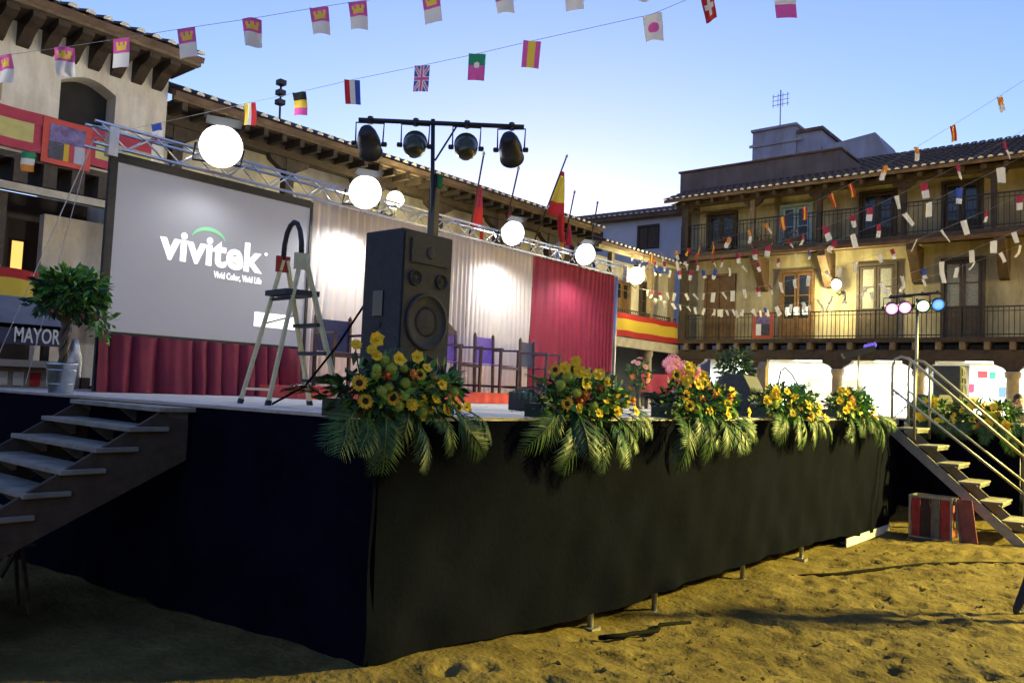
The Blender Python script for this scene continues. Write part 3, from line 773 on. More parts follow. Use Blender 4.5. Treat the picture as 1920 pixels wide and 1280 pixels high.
# crates stored beneath
def crate(name, label, x, y, z, w, d, h, tilt, mfr, mpan):
    t = thing(name, label, 'crate', (x, y, z))
    fr = MB()
    s = .03
    for px in (0, w-s):
        for py in (0, d-s): fr.box(px, py, 0, px+s, py+s, h)
    fr.box(0, s, h-s, s, d-s, h); fr.box(w-s, s, h-s, w, d-s, h); fr.box(s, 0, h-s, w-s, s, h); fr.box(s, d-s, h-s, w-s, d, h)
    fr.box(0, s, 0, s, d-s, s); fr.box(w-s, s, 0, w, d-s, s)
    fr.v = [(v[0]+x, v[1]+y, v[2]+z) for v in fr.v]
    fr.obj('frame', mfr, t)
    n_ = 4
    for i in range(n_):
        y0 = s+(d-2*s)*i/n_+.008; y1 = s+(d-2*s)*(i+1)/n_-.008
        MB().box(x+.012, y+y0, z+s, x+.022, y+y1, z+h-s).obj('slat', mpan[i % len(mpan)], t)
    MB().box(x+.05, y+.04, z+.04, x+w-.05, y+d-.04, z+h*.8).obj('contents', mpan[-1], t)
    t.rotation_euler = (0, 0, tilt)
    return t
cr_red = M('crate_red', (.30, .03, .028), .7, .35, 8); cr_dk = M('crate_dark', (.04, .025, .02), .8, .3, 8); cr_gr = M('crate_grey', (.13, .12, .09), .7, .3, 8)
crate('red_crate', 'red crate with metal frame under the right stairs', 13.08, 2.60, gz(13.1, 3)-.01, .4, .58, .62, 0, rail_m, [cr_red, cr_gr, cr_dk, cr_red])
LB = thing('leaning_board', 'reddish board leaning beside the crate under the right stairs', 'board', (13.05, 2.42, gz(13, 2.4)))
b = MB(); b.obox((13.12, 2.42, gz(13, 2.4)+.30), (.012, 0, 0), (0, .10, 0), (.05, .05, .31)); b.obj('panel', M('board_red', (.22, .06, .04), .7, .4, 6), LB)
b = MB(); b.obox((13.085, 2.53, gz(13, 2.4)+.30), (.016, 0, 0), (0, .014, 0), (.05, .05, .32)); b.obj('edge_strip', cr_gr, LB)

# ------------------------------------------------------------------ projection screen, skirt and drapes
YS = 8.0
PS = thing('projection_screen', 'large grey projection screen showing a white projected logo', 'screen', (4.6, YS, DZ))
sx0, sx1, sz0, sz1 = 3.46, 5.72, 1.99, 3.64
MB().box(sx0, YS-.012, sz0, sx1, YS-.002, sz1).obj('screen_fabric', screen_m, PS)
MB().box(sx0-.075, YS-.03, sz0-.06, sx0, YS+.02, sz1+.07).obj('frame_bar', blackplastic, PS)
MB().box(sx1, YS-.03, sz0-.06, sx1+.03, YS+.02, sz1+.07).obj('frame_bar', blackplastic, PS)
MB().box(sx0, YS-.032, sz1, sx1, YS+.02, sz1+.085).obj('frame_bar', blackplastic, PS)
MB().box(sx0, YS-.032, sz0-.065, sx1, YS+.02, sz0).obj('frame_bar', blackplastic, PS)
for x in (sx0-.04, sx1+.02): MB().box(x-.02, YS+.02, DZ, x+.02, YS+.06, sz0).obj('stand_leg', blackmetal, PS)
def text(body, size, loc, rot, mat, parent, name, bold=0., xscale=1., space=1., ext=.001, width=None):
    cu = bpy.data.curves.new('t', 'FONT'); cu.body = body; cu.size = size; cu.offset = bold; cu.space_character = space; cu.extrude = ext; cu.resolution_u = 3
    o = bpy.data.objects.new('t', cu); COL.objects.link(o)
    bpy.context.view_layer.update()
    dg = bpy.context.evaluated_depsgraph_get()
    me = bpy.data.meshes.new_from_object(o.evaluated_get(dg)); me.name = name
    bpy.data.objects.remove(o)
    xs = [v.co.x for v in me.vertices]; mnx, mxx = min(xs), max(xs)
    if width: xscale = width/(mxx-mnx)
    for v in me.vertices: v.co.x = (v.co.x-mnx)*xscale
    me.materials.clear(); me.materials.append(mat)
    return link_mesh(name, me, parent, wpos=loc, rot=rot)
R90 = (PI/2, 0, 0)
text('vivitek', .43, (3.93, YS-.017, 2.785), R90, print_white, PS, 'logo_lettering', bold=.013, width=1.19, space=1.02)
text('Vivid Color, Vivid Life', .10, (4.54, YS-.017, 2.655), R90, print_white, PS, 'tagline_lettering', bold=.0015, width=.58)
MB().lathe((5.16, YS-.014, 3.0), [(.018, 0), (.018, .004)], 12, axis=(0, -1, 0)).obj('logo_dot', print_white, PS)
b = MB(); n = 14
vs = []
for i in range(n+1):
    t_ = math.radians(150-120*i/n); w = .045*math.sin(PI*i/n)+.006
    for r_ in (.21, .21+w): vs.append((4.46+math.cos(t_)*r_*1.05, YS-.0165, 2.97+math.sin(t_)*r_*.8))
b.add(vs, [(2*i, 2*i+1, 2*i+3, 2*i+2) for i in range(n)]); b.obj('logo_arc', print_green, PS)
b = MB(); b.box(5.06, YS-.017, 2.18, 5.60, YS-.0145, 2.34); b.obj('projected_bar', print_white, PS)

def drape(name, label, x0, x1, z0, z1, yb, mat, pitch, amp, nseg=None, flare=0., group=None, seed=0, pleat=False):
    rnd = random.Random(seed)
    ph = [rnd.uniform(0, 6.28) for _ in range(6)]
    L = x1-x0; k = 2*PI/pitch
    nu = nseg or int(L/pitch*10)
    def f(u, v):
        s_ = u*L
        warp = s_+.7*pitch*math.sin(s_*2.3+ph[0])+.35*pitch*math.sin(s_*5.1+ph[1]+v)+.12*pitch*math.sin(v*5+s_*3)
        a = amp*(.7+.3*math.sin(s_*1.7+ph[2]))*(math.sin(k*warp+ph[3])+.35*math.sin(2*k*warp+ph[4]+1.5*v))
        if pleat:
            w2 = s_+.45*pitch*math.sin(s_*3.1+ph[0])+.2*pitch*math.sin(s_*8.3+ph[1])
            a = amp*(1-2*abs(math.sin(k*.5*w2+ph[3]+.10*(1-v)*math.sin(s_*4)))**.42)+.010*math.sin(s_*21+ph[2]+v*1.2)+.006*math.sin(s_*47)
        a *= (.55+.45*(1-v))
        return (x0+s_+.012*math.sin(k*warp*1.0+ph[5])*(1-v), yb+a-flare*(1-v), z0+(z1-z0)*v-.006*math.cos(k*warp)*(v > .99))
    o = MB().grid(f, nu, 26).obj(name, mat, None, at=((x0+x1)/2, yb, z0))
    return tag(o, label, 'drape' if 'skirt' not in name else 'curtain', group)
drape('screen_skirt', 'wine red folded cloth hanging under the projection screen', 3.36, 5.66, DZ+.005, 1.96, 7.93, red_skirt, .22, .06, 300, .05, seed=3, pleat=True)
drape('cream_drape', 'cream pleated drape directly right of the projection screen', 5.77, 7.18, DZ+.01, 3.76, 8.03, cream_cloth, .115, .022, group='cream stage drapes', seed=4)
drape('cream_drape', 'cream pleated drape behind the tall loudspeaker', 7.18, 8.55, DZ+.01, 3.76, 8.035, cream_cloth, .115, .022, group='cream stage drapes', seed=5)
drape('cream_drape', 'cream pleated drape beside the crimson drape', 8.55, 10.03, DZ+.01, 3.76, 8.03, cream_cloth, .12, .022, group='cream stage drapes', seed=6)
drape('crimson_drape', 'crimson pleated drape at the right end of the backdrop', 10.03, 12.46, DZ+.01, 3.75, 8.02, red_cloth, .15, .026, seed=7)
RSR = thing('red_riser', 'low platform covered in red carpet in front of the cream drapes', 'platform', (8, 7.5, DZ))
MB().box(5.1, 7.12, DZ+.006, 11.0, 7.88, 1.535).obj('platform_box', red_carpet, RSR)
MB().grid(lambda u, v: (5.06+5.98*u, 7.10+.008*math.sin(u*190)-.01*(1-v), DZ+.007+.14*v), 220, 2).obj('carpet_skirt', red_carpet, RSR)

# ------------------------------------------------------------------ truss and floodlights
TS = thing('lighting_truss', 'silver lattice truss spanning above screen and drapes', 'truss', (8, 8.1, DZ))
tx0, tx1, tz0, tz1, ty0, ty1 = 3.20, 12.70, 3.755, 3.965, 7.93, 8.14
for y in (ty0, ty1):
    for z in (tz0, tz1): MB().tube([(tx0, y, z), (tx1, y, z)], .0165, 8).obj('chord', alu, TS)
pitch_ = .27
nb_ = int((tx1-tx0)/pitch_)
mup = MB().tube([(0, 0, 0), (pitch_, 0, tz1-tz0)], .009, 6).mesh('brace', alu)
mdn = MB().tube([(0, 0, tz1-tz0), (pitch_, 0, 0)], .009, 6).mesh('brace', alu)
mxu = MB().tube([(0, 0, 0), (pitch_, ty1-ty0, 0)], .009, 6).mesh('brace', alu)
mxd = MB().tube([(0, ty1-ty0, 0), (pitch_, 0, 0)], .009, 6).mesh('brace', alu)
for i in range(nb_):
    x = tx0+.05+i*pitch_
    for y in (ty0, ty1): link_mesh('brace', mup if i % 2 else mdn, TS, wpos=(x, y, tz0))
    link_mesh('brace', mxu if i % 2 else mxd, TS, wpos=(x, ty0, tz1))
for x, xu in ((3.30, 3.55), (12.62, 12.62)):
    for y in (ty0+.16, ty1): MB().tube([(xu, y, DZ), (xu, y, tz0)], .024, 8).obj('upright', alu, TS)
    MB().box(x+.03, ty0-.03, tz0-.09, x+.12, ty0+.06, tz1-.02).obj('corner_sleeve', alu, TS)
    MB().box(xu-.15, 8.06, DZ+.005, xu+.15, 8.40, DZ+.02).obj('base_plate', steel, TS)
def flood(x, y, z, label, energy, big=1.):
    t = thing('floodlight', label, 'floodlight', (x, y, z), 'white floodlights on the truss')
    ax = Vector((-.36, -.88, -.30)).normalized(); p = Vector((x, y, z)); R_ = .185*big
    b = MB(); b.lathe(p, [(.05, -.17), (.10, -.15), (R_*.8, -.05), (R_, .05), (R_*1.06, .055), (R_*1.06, .068), (R_*.97, .066)], 24, axis=ax); b.obj('housing', steel, t)
    b = MB(); b.lathe(p, [(R_*.97, .064), (R_*.90, .02), (R_*.7, -.03), (R_*.4, -.07), (.01, -.09)], 24, axis=ax); b.obj('reflector', reflector_m, t)
    b = MB(); b.lathe(p, [(.02, -.06), (R_*.34, -.03), (R_*.42, .02), (R_*.34, .06), (.01, .085)], 16, axis=ax); b.obj('bulb', lamp_white, t)
    b = MB(); b.lathe(p, [(R_*1.05, .069), (R_*.98, .10), (R_*.80, .14), (R_*.45, .17), (.01, .18)], 24, axis=ax); b.obj('lens', lens_m, t)
    sd = ax.cross(Vector((0, 0, 1))).normalized(); uu = sd.cross(ax)
    for d_ in (uu,):
        c = p+ax*.13+d_*R_*1.22
        MB().obox(c, sd*R_*.85, (ax*.8+d_*.6).normalized()*.075, ax.cross(sd)*.003).obj('barn_door', blackmetal, t)
    MB().tube([p+sd*R_*1.15, p+sd*R_*1.15+Vector((0, .05, -.17)), p-sd*R_*1.15+Vector((0, .05, -.17)), p-sd*R_*1.15], .012, 6).obj('yoke', blackmetal, t)
    MB().lathe((x, y+.05, z-.20), [(.03, 0), (.03, .05)], 8).obj('clamp', blackmetal, t)
    ld = bpy.data.lights.new('floodlight_beam', 'SPOT'); ld.energy = energy; ld.spot_size = math.radians(172); ld.spot_blend = .6; ld.shadow_soft_size = .08; ld.color = (.95, .98, 1)
    lo = bpy.data.objects.new('floodlight_beam', ld); COL.objects.link(lo); lo.parent = t
    lo.location = ax*.10+Vector((0, -.02, -.21*big))
    lo.rotation_euler = Vector((0, -.35, -.94)).to_track_quat('-Z', 'Y').to_euler()
    # added backward fill spot that brightens the left house and gallery wing
    ld = bpy.data.lights.new('added_back_fill', 'SPOT'); ld.energy = 38; ld.spot_size = math.radians(150); ld.spot_blend = .8; ld.shadow_soft_size = .1; ld.color = (1, .97, .92)
    lo = bpy.data.objects.new('added_back_fill', ld); COL.objects.link(lo); lo.parent = t; lo.location = -ax*.30+Vector((0, 0, .08))
    lo.rotation_euler = Vector((-.25, .85, .30)).to_track_quat('-Z', 'Y').to_euler()
reflector_m = M('reflector', (.6, .6, .62), .5, .05, 9, metal=.3)
lens_m = M('lens_glow', (1, 1, 1), .4, 0, emit=(.95, .98, 1), estr=.75)
for x, z, lb, e, bg_ in ((4.37, 3.99, 'blazing floodlight above the projection screen', 6, 1.12), (6.29, 3.93, 'blazing floodlight above the first cream drape', 30, 1.05), (9.1, 3.93, 'blazing floodlight on the truss right of the loudspeaker', 30, .95), (10.98, 3.91, 'blazing floodlight above the crimson drape', 16, .95)):
    flood(x, 7.72, z, lb, e, bg_)
GR = thing('guy_ropes', 'two thin pale guy ropes running down from the left truss end', 'rope', (3.2, 8.0, DZ))
MB().tube([(3.22, 7.98, 3.8), (2.65, 8.5, 1.45)], .005, 5).obj('rope', f_whi, GR)
MB().tube([(3.24, 8.1, 3.75), (3.05, 8.7, 1.45)], .004, 5).obj('rope', f_whi, GR)

# ------------------------------------------------------------------ PAR cans
def par(name, label, pos, aim, r, group, lit=None, body=None, hang=.2, energy=0):
    t = thing(name, label, 'stage light', pos, group)
    p = Vector(pos); ax = Vector(aim).normalized()
    b = MB(); b.lathe(p, [(.02, -r*1.75), (r*.55, -r*1.7), (r*.78, -r*1.2), (r*.95, -r*.5), (r, -r*.1), (r, r*1.0), (r*1.06, r*1.02), (r*1.06, r*1.12), (r*.92, r*1.12), (r*.9, r*.7)], 20, axis=ax); b.obj('can', body or blackmetal, t)
    b = MB(); b.lathe(p, [(r*.9, r*.72), (r*.6, r*.82), (.01, r*.88)], 20, axis=ax); b.obj('lens', lit or glass_dark, t)
    side = ax.cross(Vector((0, 0, 1))).normalized()
    b = MB(); b.tube([p+side*(r*1.16), p+side*(r*1.2)+Vector((0, 0, hang)), p-side*(r*1.2)+Vector((0, 0, hang)), p-side*(r*1.16)], .008, 6); b.obj('yoke', blackmetal, t)
    for s_ in (1, -1):
        MB().lathe(p+side*s_*r*1.05, [(.018, 0), (.022, .01), (.022, .045), (.01, .05)], 10, axis=side*s_).obj('knob', blackmetal, t)
    MB().box(p.x-.018, p.y-.018, p.z+hang-.01, p.x+.018, p.y+.018, p.z+hang+.06).obj('clamp', blackmetal, t)
    if energy:
        ld = bpy.data.lights.new('par_beam', 'SPOT'); ld.energy = energy; ld.spot_size = math.radians(60); ld.spot_blend = .4; ld.shadow_soft_size = .06
        ld.color = lit['tint'].to_list() if 'tint' in lit else (1, 1, 1)
        lo = bpy.data.objects.new('par_beam', ld); COL.objects.link(lo); lo.parent = t; lo.location = ax*(r*1.2); lo.rotation_euler = ax.to_track_quat('-Z', 'Y').to_euler()
    return t
LT = thing('light_stand', 'tall black stand with crossbar behind the loudspeaker', 'light stand', (5.12, 5.27, DZ))
MB().tube([(5.13, 5.27, DZ+.05), (5.11, 5.25, 2.75)], .028, 10).obj('lower_mast', blackmetal, LT)
MB().tube([(5.11, 5.25, 2.6), (4.99, 5.21, 3.99)], .019, 10).obj('upper_mast', blackmetal, LT)
MB().box(5.045, 5.19, 2.95, 5.105, 5.27, 3.5).obj('winch_housing', blackmetal, LT)
MB().box(5.06, 5.16, 3.38, 5.10, 5.19, 3.5).obj('green_tag', f_grn, LT)
bl, br = Vector((4.56, 5.72, 3.955)), Vector((5.52, 4.58, 3.955))
MB().tube([bl, br], .021, 10).obj('crossbar', blackmetal, LT)
MB().tube([Vector((5.03, 5.2, 3.62)), bl.lerp(br, .60)], .009, 6).obj('brace', blackmetal, LT)
for a in (0, 2.1, 4.2):
    MB().tube([(5.13, 5.27, 1.85), (5.13+.5*math.cos(a+.6), 5.27+.5*math.sin(a+.6), DZ+.01)], .014, 6).obj('tripod_leg', blackmetal, LT)
olive = M('brassy_black', (.10, .095, .055), .28, .2, 10, metal=.6)
for i, (t_, lb) in enumerate(((.07, 'black stage lamp at the left end of the crossbar'), (.345, 'shiny stage lamp just left of the mast on the crossbar'), (.655, 'shiny stage lamp just right of the mast on the crossbar'), (.925, 'black stage lamp at the right end of the crossbar'))):
    c = bl.lerp(br, t_)
    par('stage_lamp', lb, (c.x, c.y, c.z-.215), [(.7, .6, -.45), (.62, .60, .52), (.62, .60, .52), (.72, .45, -.40)][i], .105, 'lamps on the front crossbar', body=olive if i in (1, 2) else None, hang=.19)
# right stand with lit PAR lamps
RT = thing('light_stand', 'slim stand with four coloured lit lamps at the right of the stage', 'light stand', (15.0, 3.55, DZ))
MB().tube([(15.0, 3.55, DZ), (15.0, 3.55, 3.45)], .024, 8).obj('mast', rail_m, RT)
ra, rb_ = Vector((14.9, 3.98, 3.48)), Vector((15.05, 3.18, 3.55))
MB().tube([ra, rb_], .022, 8).obj('crossbar', blackmetal, RT)
for a in (0, 2.1, 4.2): MB().tube([(15, 3.55, 1.75), (15+.35*math.cos(a), 3.55+.35*math.sin(a), DZ+.01)], .012, 6).obj('tripod_leg', blackmetal, RT)
for t_, nm, colr, lb, st_ in ((.05, 'magenta', (1, .28, .9), 'pink lit stage lamp at the left end of the right stand', .55), (.30, 'rose', (1, .32, .85), 'pink lit stage lamp second from left on the right stand', .5), (.64, 'lime', (.62, 1, .5), 'pale green lit stage lamp on the right stand', .5), (.92, 'azure', (.03, .30, 1), 'blue lit stage lamp at the right end of the right stand', .3)):
    c = ra.lerp(rb_, t_)
    m_ = M('lamp_' + nm, (.8, .8, .8), .5, 0, emit=colr, estr=st_)
    par('lit_stage_lamp', lb, (c.x, c.y, c.z-.19), (-.9, -.35, -.28), .105, 'coloured lamps on the right stand', lit=m_, hang=.17)

# ------------------------------------------------------------------ loudspeakers
def loudspeaker(name, label, x0, y0, z0, w, d, h, full=True, mats=None):
    """front faces -Y"""
    t = thing(name, label, 'loudspeaker', (x0+w/2, y0+d/2, z0))
    bevel(MB().box(x0, y0, z0, x0+w, y0+d, z0+h).obj('cabinet', speaker_m, t), .012)
    if not full: return t
    yf = y0-.004
    b = MB(); e = .018
    b.box(x0+e, yf-.008, z0+e, x0+w-e, yf, z0+h-e); g = b.obj('baffle', grille_m, t)
    cx = x0+w/2
    def ring(cz, r, nm, depth=.05, cxx=cx):
        b = MB(); b.lathe((cxx, yf-.008, cz), [(r*1.12, 0), (r*1.12, .018), (r*1.02, .022), (r*.98, .006), (r*.55, -.0005), (r*.3, .012), (.004, .016)], 28, axis=(0, -1, 0)); b.obj(nm, grille_m, t)
    ring(z0+h*.50, w*.36, 'woofer'); ring(z0+h*.19, w*.30, 'woofer')
    for s_ in (-1, 1): ring(z0+h*.735, w*.10, 'midrange_driver', cxx=cx+s_*w*.26)
    b = MB(); b.prism([(cx-w*.36, yf-.009, z0+h*.95), (cx-w*.36, yf-.009, z0+h*.82), (cx+w*.36, yf-.009, z0+h*.82), (cx+w*.36, yf-.009, z0+h*.95)], (0, -.014, 0)); hn = b.obj('horn', grille_m, t)
    MB().lathe((cx, yf-.024, z0+h*.885), [(w*.09, 0), (w*.07, .006), (w*.02, .010)], 14, axis=(0, -1, 0)).obj('horn_throat', grille_m, hn)
    b = MB(); b.box(x0-.012, y0+d*.42, z0+h*.52, x0-.001, y0+d*.68, z0+h*.66); b.obj('side_handle', glass_dark, t)
    b = MB(); b.box(x0-.010, y0+d*.47, z0+h*.455, x0-.001, y0+d*.62, z0+h*.485); b.obj('name_plate', blackplastic, t)
    return t
loudspeaker('loudspeaker', 'tall black loudspeaker at the front corner of the stage', 3.79, 4.2, DZ+.004, .50, .40, 1.285)
loudspeaker('loudspeaker', 'black loudspeaker standing on the side platform behind the handrails', 16.4, 3.15, DZ, .42, .45, .98)
# monitor wedges and small boxes
def wedge(label, x, y, z, w, d, h, rz=0):
    t = thing('stage_monitor', label, 'stage monitor', (x, y, z))
    ca, sa = math.cos(rz), math.sin(rz)
    def R(p): return (x+p[0]*ca-p[1]*sa, y+p[0]*sa+p[1]*ca, z+p[2])
    poly = [(-w/2, -d/2, 0), (-w/2, d/2, 0), (-w/2, d/2, h*.45), (-w/2, d*.1, h), (-w/2, -d*.35, h), (-w/2, -d/2, h*.7)]
    b = MB(); b.prism([R(p) for p in poly], Vector(R((w, 0, 0)))-Vector(R((0, 0, 0)))); bevel(b.obj('cabinet', speaker_m, t), .012)
    b = MB(); b.prism([R(p) for p in [(-w*.45, d*.49, h*.47), (-w*.45, d*.13, h*.97), (w*.45, d*.13, h*.97), (w*.45, d*.49, h*.47)]], Vector((0, 0, .012))+Vector(R((0, .012, 0)))-Vector(R((0, 0, 0)))); b.obj('grille', grille_m, t)
    return t
wedge('black floor monitor behind the third flower arrangement', 9.15, 4.15, DZ+.003, .75, .5, .48, .2)
wedge('round backed floor monitor on the side platform by the handrail', 15.1, 3.35, DZ+.003, .5, .5, .42, 1.0)
FM = thing('floor_box', 'low black flight case on the deck between the first two flower arrangements', 'flight case', (6.0, 4.6, DZ))
bevel(MB().box(5.78, 4.5, DZ+.006, 6.25, 4.85, 1.575).obj('case', blackplastic, FM), .008)
for x in (5.80, 6.21): MB().box(x, 4.485, DZ+.008, x+.03, 4.4985, 1.573).obj('corner_strip', blackmetal, FM)

# ------------------------------------------------------------------ step ladder
LD = thing('step_ladder', 'yellowish aluminium step ladder with a hand loop on the stage', 'step ladder', (3.75, 5.3, DZ))
ua, va = Vector((.964, -.267, 0)), Vector((-.267, -.964, 0))
A = Vector((3.36, 5.42, DZ+.006)); ZA = 2.50
B_ = A+va*.30+ua*.11; Cc = A+ua*.54+va*.0; D_ = Cc+va*.36+ua*.10
apA = A+ua*.24+va*.06; apA.z = ZA
apB = apA+va*.20+ua*.07; apB.z = ZA+.01
for p, q, m_, w_ in ((A, apA, ladder_m, .045), (B_, apB, ladder_m, .045), (Cc, apA+ua*.03, ladder_m, .055), (D_, apB+ua*.03, ladder_m, .055)):
    l_ = MB().bar(p, q, w_, .022, ref=tuple(ua)).obj('stile', m_, LD)
    MB().bar(p-Vector((0, 0, .004)), p+(q-p)*.03, .058, .03, ref=tuple(ua)).obj('foot', blackplastic, l_)
stepm = M('step_rubber', (.06, .06, .06), .7, .2, 20)
for t_ in (.17, .36, .55):
    a, c = Cc.lerp(apA+ua*.03, t_), D_.lerp(apB+ua*.03, t_)
    MB().bar(a, c, .085, .025).obj('step', stepm, LD)
a, c = Cc.lerp(apA, .76), D_.lerp(apB, .76)
MB().obox((a+c)/2-ua*.06, (c-a)/2, ua*.13, Vector((0, 0, .02))).obj('platform', stepm, LD)
MB().bar(A.lerp(apA, .10), B_.lerp(apB, .10), .022, .018).obj('rear_brace', alu, LD)
MB().bar(A.lerp(apA, .72), B_.lerp(apB, .72), .03, .02).obj('rear_brace', stepm, LD)
arch = []
for i in range(9):
    t_ = PI*i/8
    arch.append(apA.lerp(apB, .5-.5*math.cos(t_))+Vector((0, 0, -.02+.30*math.sin(t_)**.8)))
MB().tube(arch, .02, 8).obj('hand_loop', blackplastic, LD)
for ap in (apA, apB): MB().obox(ap+Vector((0, 0, -.03)), ua*.05, va*.018, Vector((0, 0, .06))).obj('hinge', red_p if ap is apA else ladder_m, LD)
MB().tube([Cc.lerp(apA, .62), A.lerp(apA, .55)], .006, 5).obj('strut', blackmetal, LD)

# ------------------------------------------------------------------ chairs on the riser
def armchair(x, y, z, rz, label, cloth, high=False):
    t = thing('armchair', label, 'chair', (x, y, z), 'armchairs on the red riser')
    ca, sa = math.cos(rz), math.sin(rz)
    def R(px, py, pz): return (x+px*ca-py*sa, y+px*sa+py*ca, z+pz)
    W_, D2 = .45, .42
    s = .034
    for sx in (-1, 1):
        MB().bar(R(sx*W_/2, -D2/2, 0), R(sx*W_/2, -D2/2, .60), s, s).obj('leg', chairwood, t)
        MB().bar(R(sx*W_/2, D2/2, 0), R(sx*W_/2, D2/2+.03, .80), s, s).obj('leg', chairwood, t)
        MB().bar(R(sx*W_/2, -D2/2-.03, .615), R(sx*W_/2, D2/2+.03, .615), .05, .026).obj('armrest', chairwood, t)
        MB().bar(R(sx*W_/2, -D2/2, .10), R(sx*W_/2, D2/2, .10), .022, .03).obj('stretcher', chairwood, t)
        MB().lathe(R(sx*W_/2, D2/2+.03, .80), [(.02, 0), (.024, .015), (.008, .05)], 8).obj('finial', chairwood, t)
    MB().bar(R(-W_/2, -D2/2, .36), R(W_/2, -D2/2, .36), .024, .04).obj('seat_rail', chairwood, t)
    b = MB(); b.grid(lambda u, v: R((u-.5)*(W_+.02), (v-.5)*(D2+.04), .395-.018*math.sin(PI*u)*math.sin(PI*v)+.012*(0 < u < 1 and 0 < v < 1)), 8, 8); se = b.obj('seat', cloth, t)
    b = MB(); b.grid(lambda u, v: R((u-.5)*(W_+.01), D2/2+.008+.02*v+.02*math.sin(PI*u), .42+.37*v), 8, 5); b.obj('backrest', cloth, t)
    b = MB(); b.grid(lambda u, v: R((u-.5)*(W_+.01), D2/2+.035+.02*v+.02*math.sin(PI*u), .42+.37*v), 8, 5); b.obj('backrest_lining', cloth, t)
    if high:
        b = MB(); b.prism([R(-W_/2, D2/2+.02, .78), R(W_/2, D2/2+.02, .78), R(W_*.42, D2/2+.02, .86), R(W_*.2, D2/2+.02, .92), R(0, D2/2+.02, .96), R(-W_*.2, D2/2+.02, .92), R(-W_*.42, D2/2+.02, .86)], Vector(R(0, .03, 0))-Vector(R(0, 0, 0))); b.obj('crest', chairwood, t)
    MB().bar(R(-W_/2, 0, .10), R(W_/2, 0, .10), .02, .025).obj('cross_stretcher', chairwood, t)
    return t
armchair(5.92, 7.5, 1.536, -.15, 'dark navy armchair beside the step ladder', navy_cloth)
armchair(7.88, 7.52, 1.536, .1, 'carved purple armchair half hidden behind the loudspeaker', purple_cloth, True)
armchair(8.66, 7.5, 1.536, .12, 'purple velvet armchair in front of the cream drape', purple_cloth)
armchair(9.66, 7.5, 1.536, .2, 'dark navy armchair behind the second flower arrangement', navy_cloth)

# ------------------------------------------------------------------ plants and flowers
def frond_mesh(L, nl, droop, wid, seed, mat):
    rnd = random.Random(seed); b = MB()
    def sp(t): return Vector((L*(t-.18*droop*t*t), 0, L*(.30*t-.75*droop*t*t)))
    b.tube([sp(i/8) for i in range(9)], [.008*(1-i/9)+.002 for i in range(9)], 5)
    for i in range(nl):
        t = .14+.86*i/(nl-1)
        p = sp(t); d = (sp(min(1, t+.02))-sp(t-.02)).normalized()
        w = wid*math.sin(PI*min(1, .18+.80*t))**.8*rnd.uniform(.85, 1.1)
        for sg in (-1, 1):
            side = Vector((0, sg, 0))
            tip = p+(d*.75+side*.85).normalized()*w+Vector((0, 0, -w*rnd.uniform(.15, .45)))
            mid = p.lerp(tip, .5)+Vector((0, 0, w*.06))
            wd = d*w*.075
            b.add([p-wd*.5, p+wd*.5, mid+wd, mid-wd, tip], [(0, 1, 2, 3), (3, 2, 4)], 0, False)
    return b.mesh('palm_frond', mat)
FRONDS = [frond_mesh(.56, 18, .75, .20, 1, leafm), frond_mesh(.48, 16, .45, .18, 2, leafm), frond_mesh(.60, 19, 1.0, .19, 3, leafm), frond_mesh(.50, 17, .8, .19, 4, leafd)]
def petals(r, n, layers, mat, name, droop=.1):
    b = MB(); rnd = random.Random(n)
    for k in range(layers):
        rr = r*(1-.18*k)
        for i in range(n):
            a = 2*PI*(i+.5*k)/n+rnd.uniform(-.08, .08); w = 2*PI/n*rr*.42
            c, s_ = math.cos(a), math.sin(a)
            def P(rad, off, z): return (c*rad-s_*off, s_*rad+c*off, z)
            z0 = .004+.006*k; tipz = z0+r*rnd.uniform(-droop, droop+.15)
            b.add([P(rr*.25, -w*.5, z0), P(rr*.25, w*.5, z0), P(rr*.68, w, z0+r*.06), P(rr, 0, tipz), P(rr*.68, -w, z0+r*.06)], [(0, 1, 2, 3, 4)])
    return b.mesh(name, mat)
SUN = petals(.062, 15, 2, gold_p, 'sunflower')
SUN2 = petals(.060, 15, 2, yellow_p, 'sunflower')
GERB = petals(.055, 13, 3, yellow_p, 'yellow_gerbera', .2)
LILY = petals(.058, 6, 2, yellow_p, 'yellow_lily', .4)
ORNG = petals(.050, 11, 3, orange_p, 'orange_gerbera', .3)
REDG = petals(.050, 11, 3, red_p, 'red_gerbera', .3)
def bloom_mesh(r, mat, name, seed):
    rnd = random.Random(seed); b = MB()
    for i in range(70):
        t = math.acos(1-1.5*(i+.5)/70); a = i*2.4
        d = Vector((math.sin(t)*math.cos(a), math.sin(t)*math.sin(a), math.cos(t)))
        u = d.cross(Vector((.3, .5, .8))).normalized(); v = d.cross(u)
        s_ = r*.22; c = d*r*rnd.uniform(.85, 1.05)
        b.add([c-u*s_, c-v*s_*.5+d*s_*.6, c+u*s_, c+v*s_*.5+d*s_*.2], [(0, 1, 2, 3)])
    b.lathe((0, 0, -r*.3), [(r*.3, -r*.3), (r*.85, 0), (r*.8, r*.5), (r*.4, r*.9)], 10)
    return b.mesh(name, mat)
BUD = bloom_mesh(.042, green_bud, 'green_bloom', 1)
b = MB(); b.lathe((0, 0, .004), [(.026, 0), (.024, .010), (.012, .014), (.003, .012)], 12); DISC = b.mesh('flower_centre', disc_m)
b = MB(); b.lathe((0, 0, .012), [(.016, 0), (.013, .012), (.004, .014)], 10); DISC2 = b.mesh('flower_centre', gold_p)
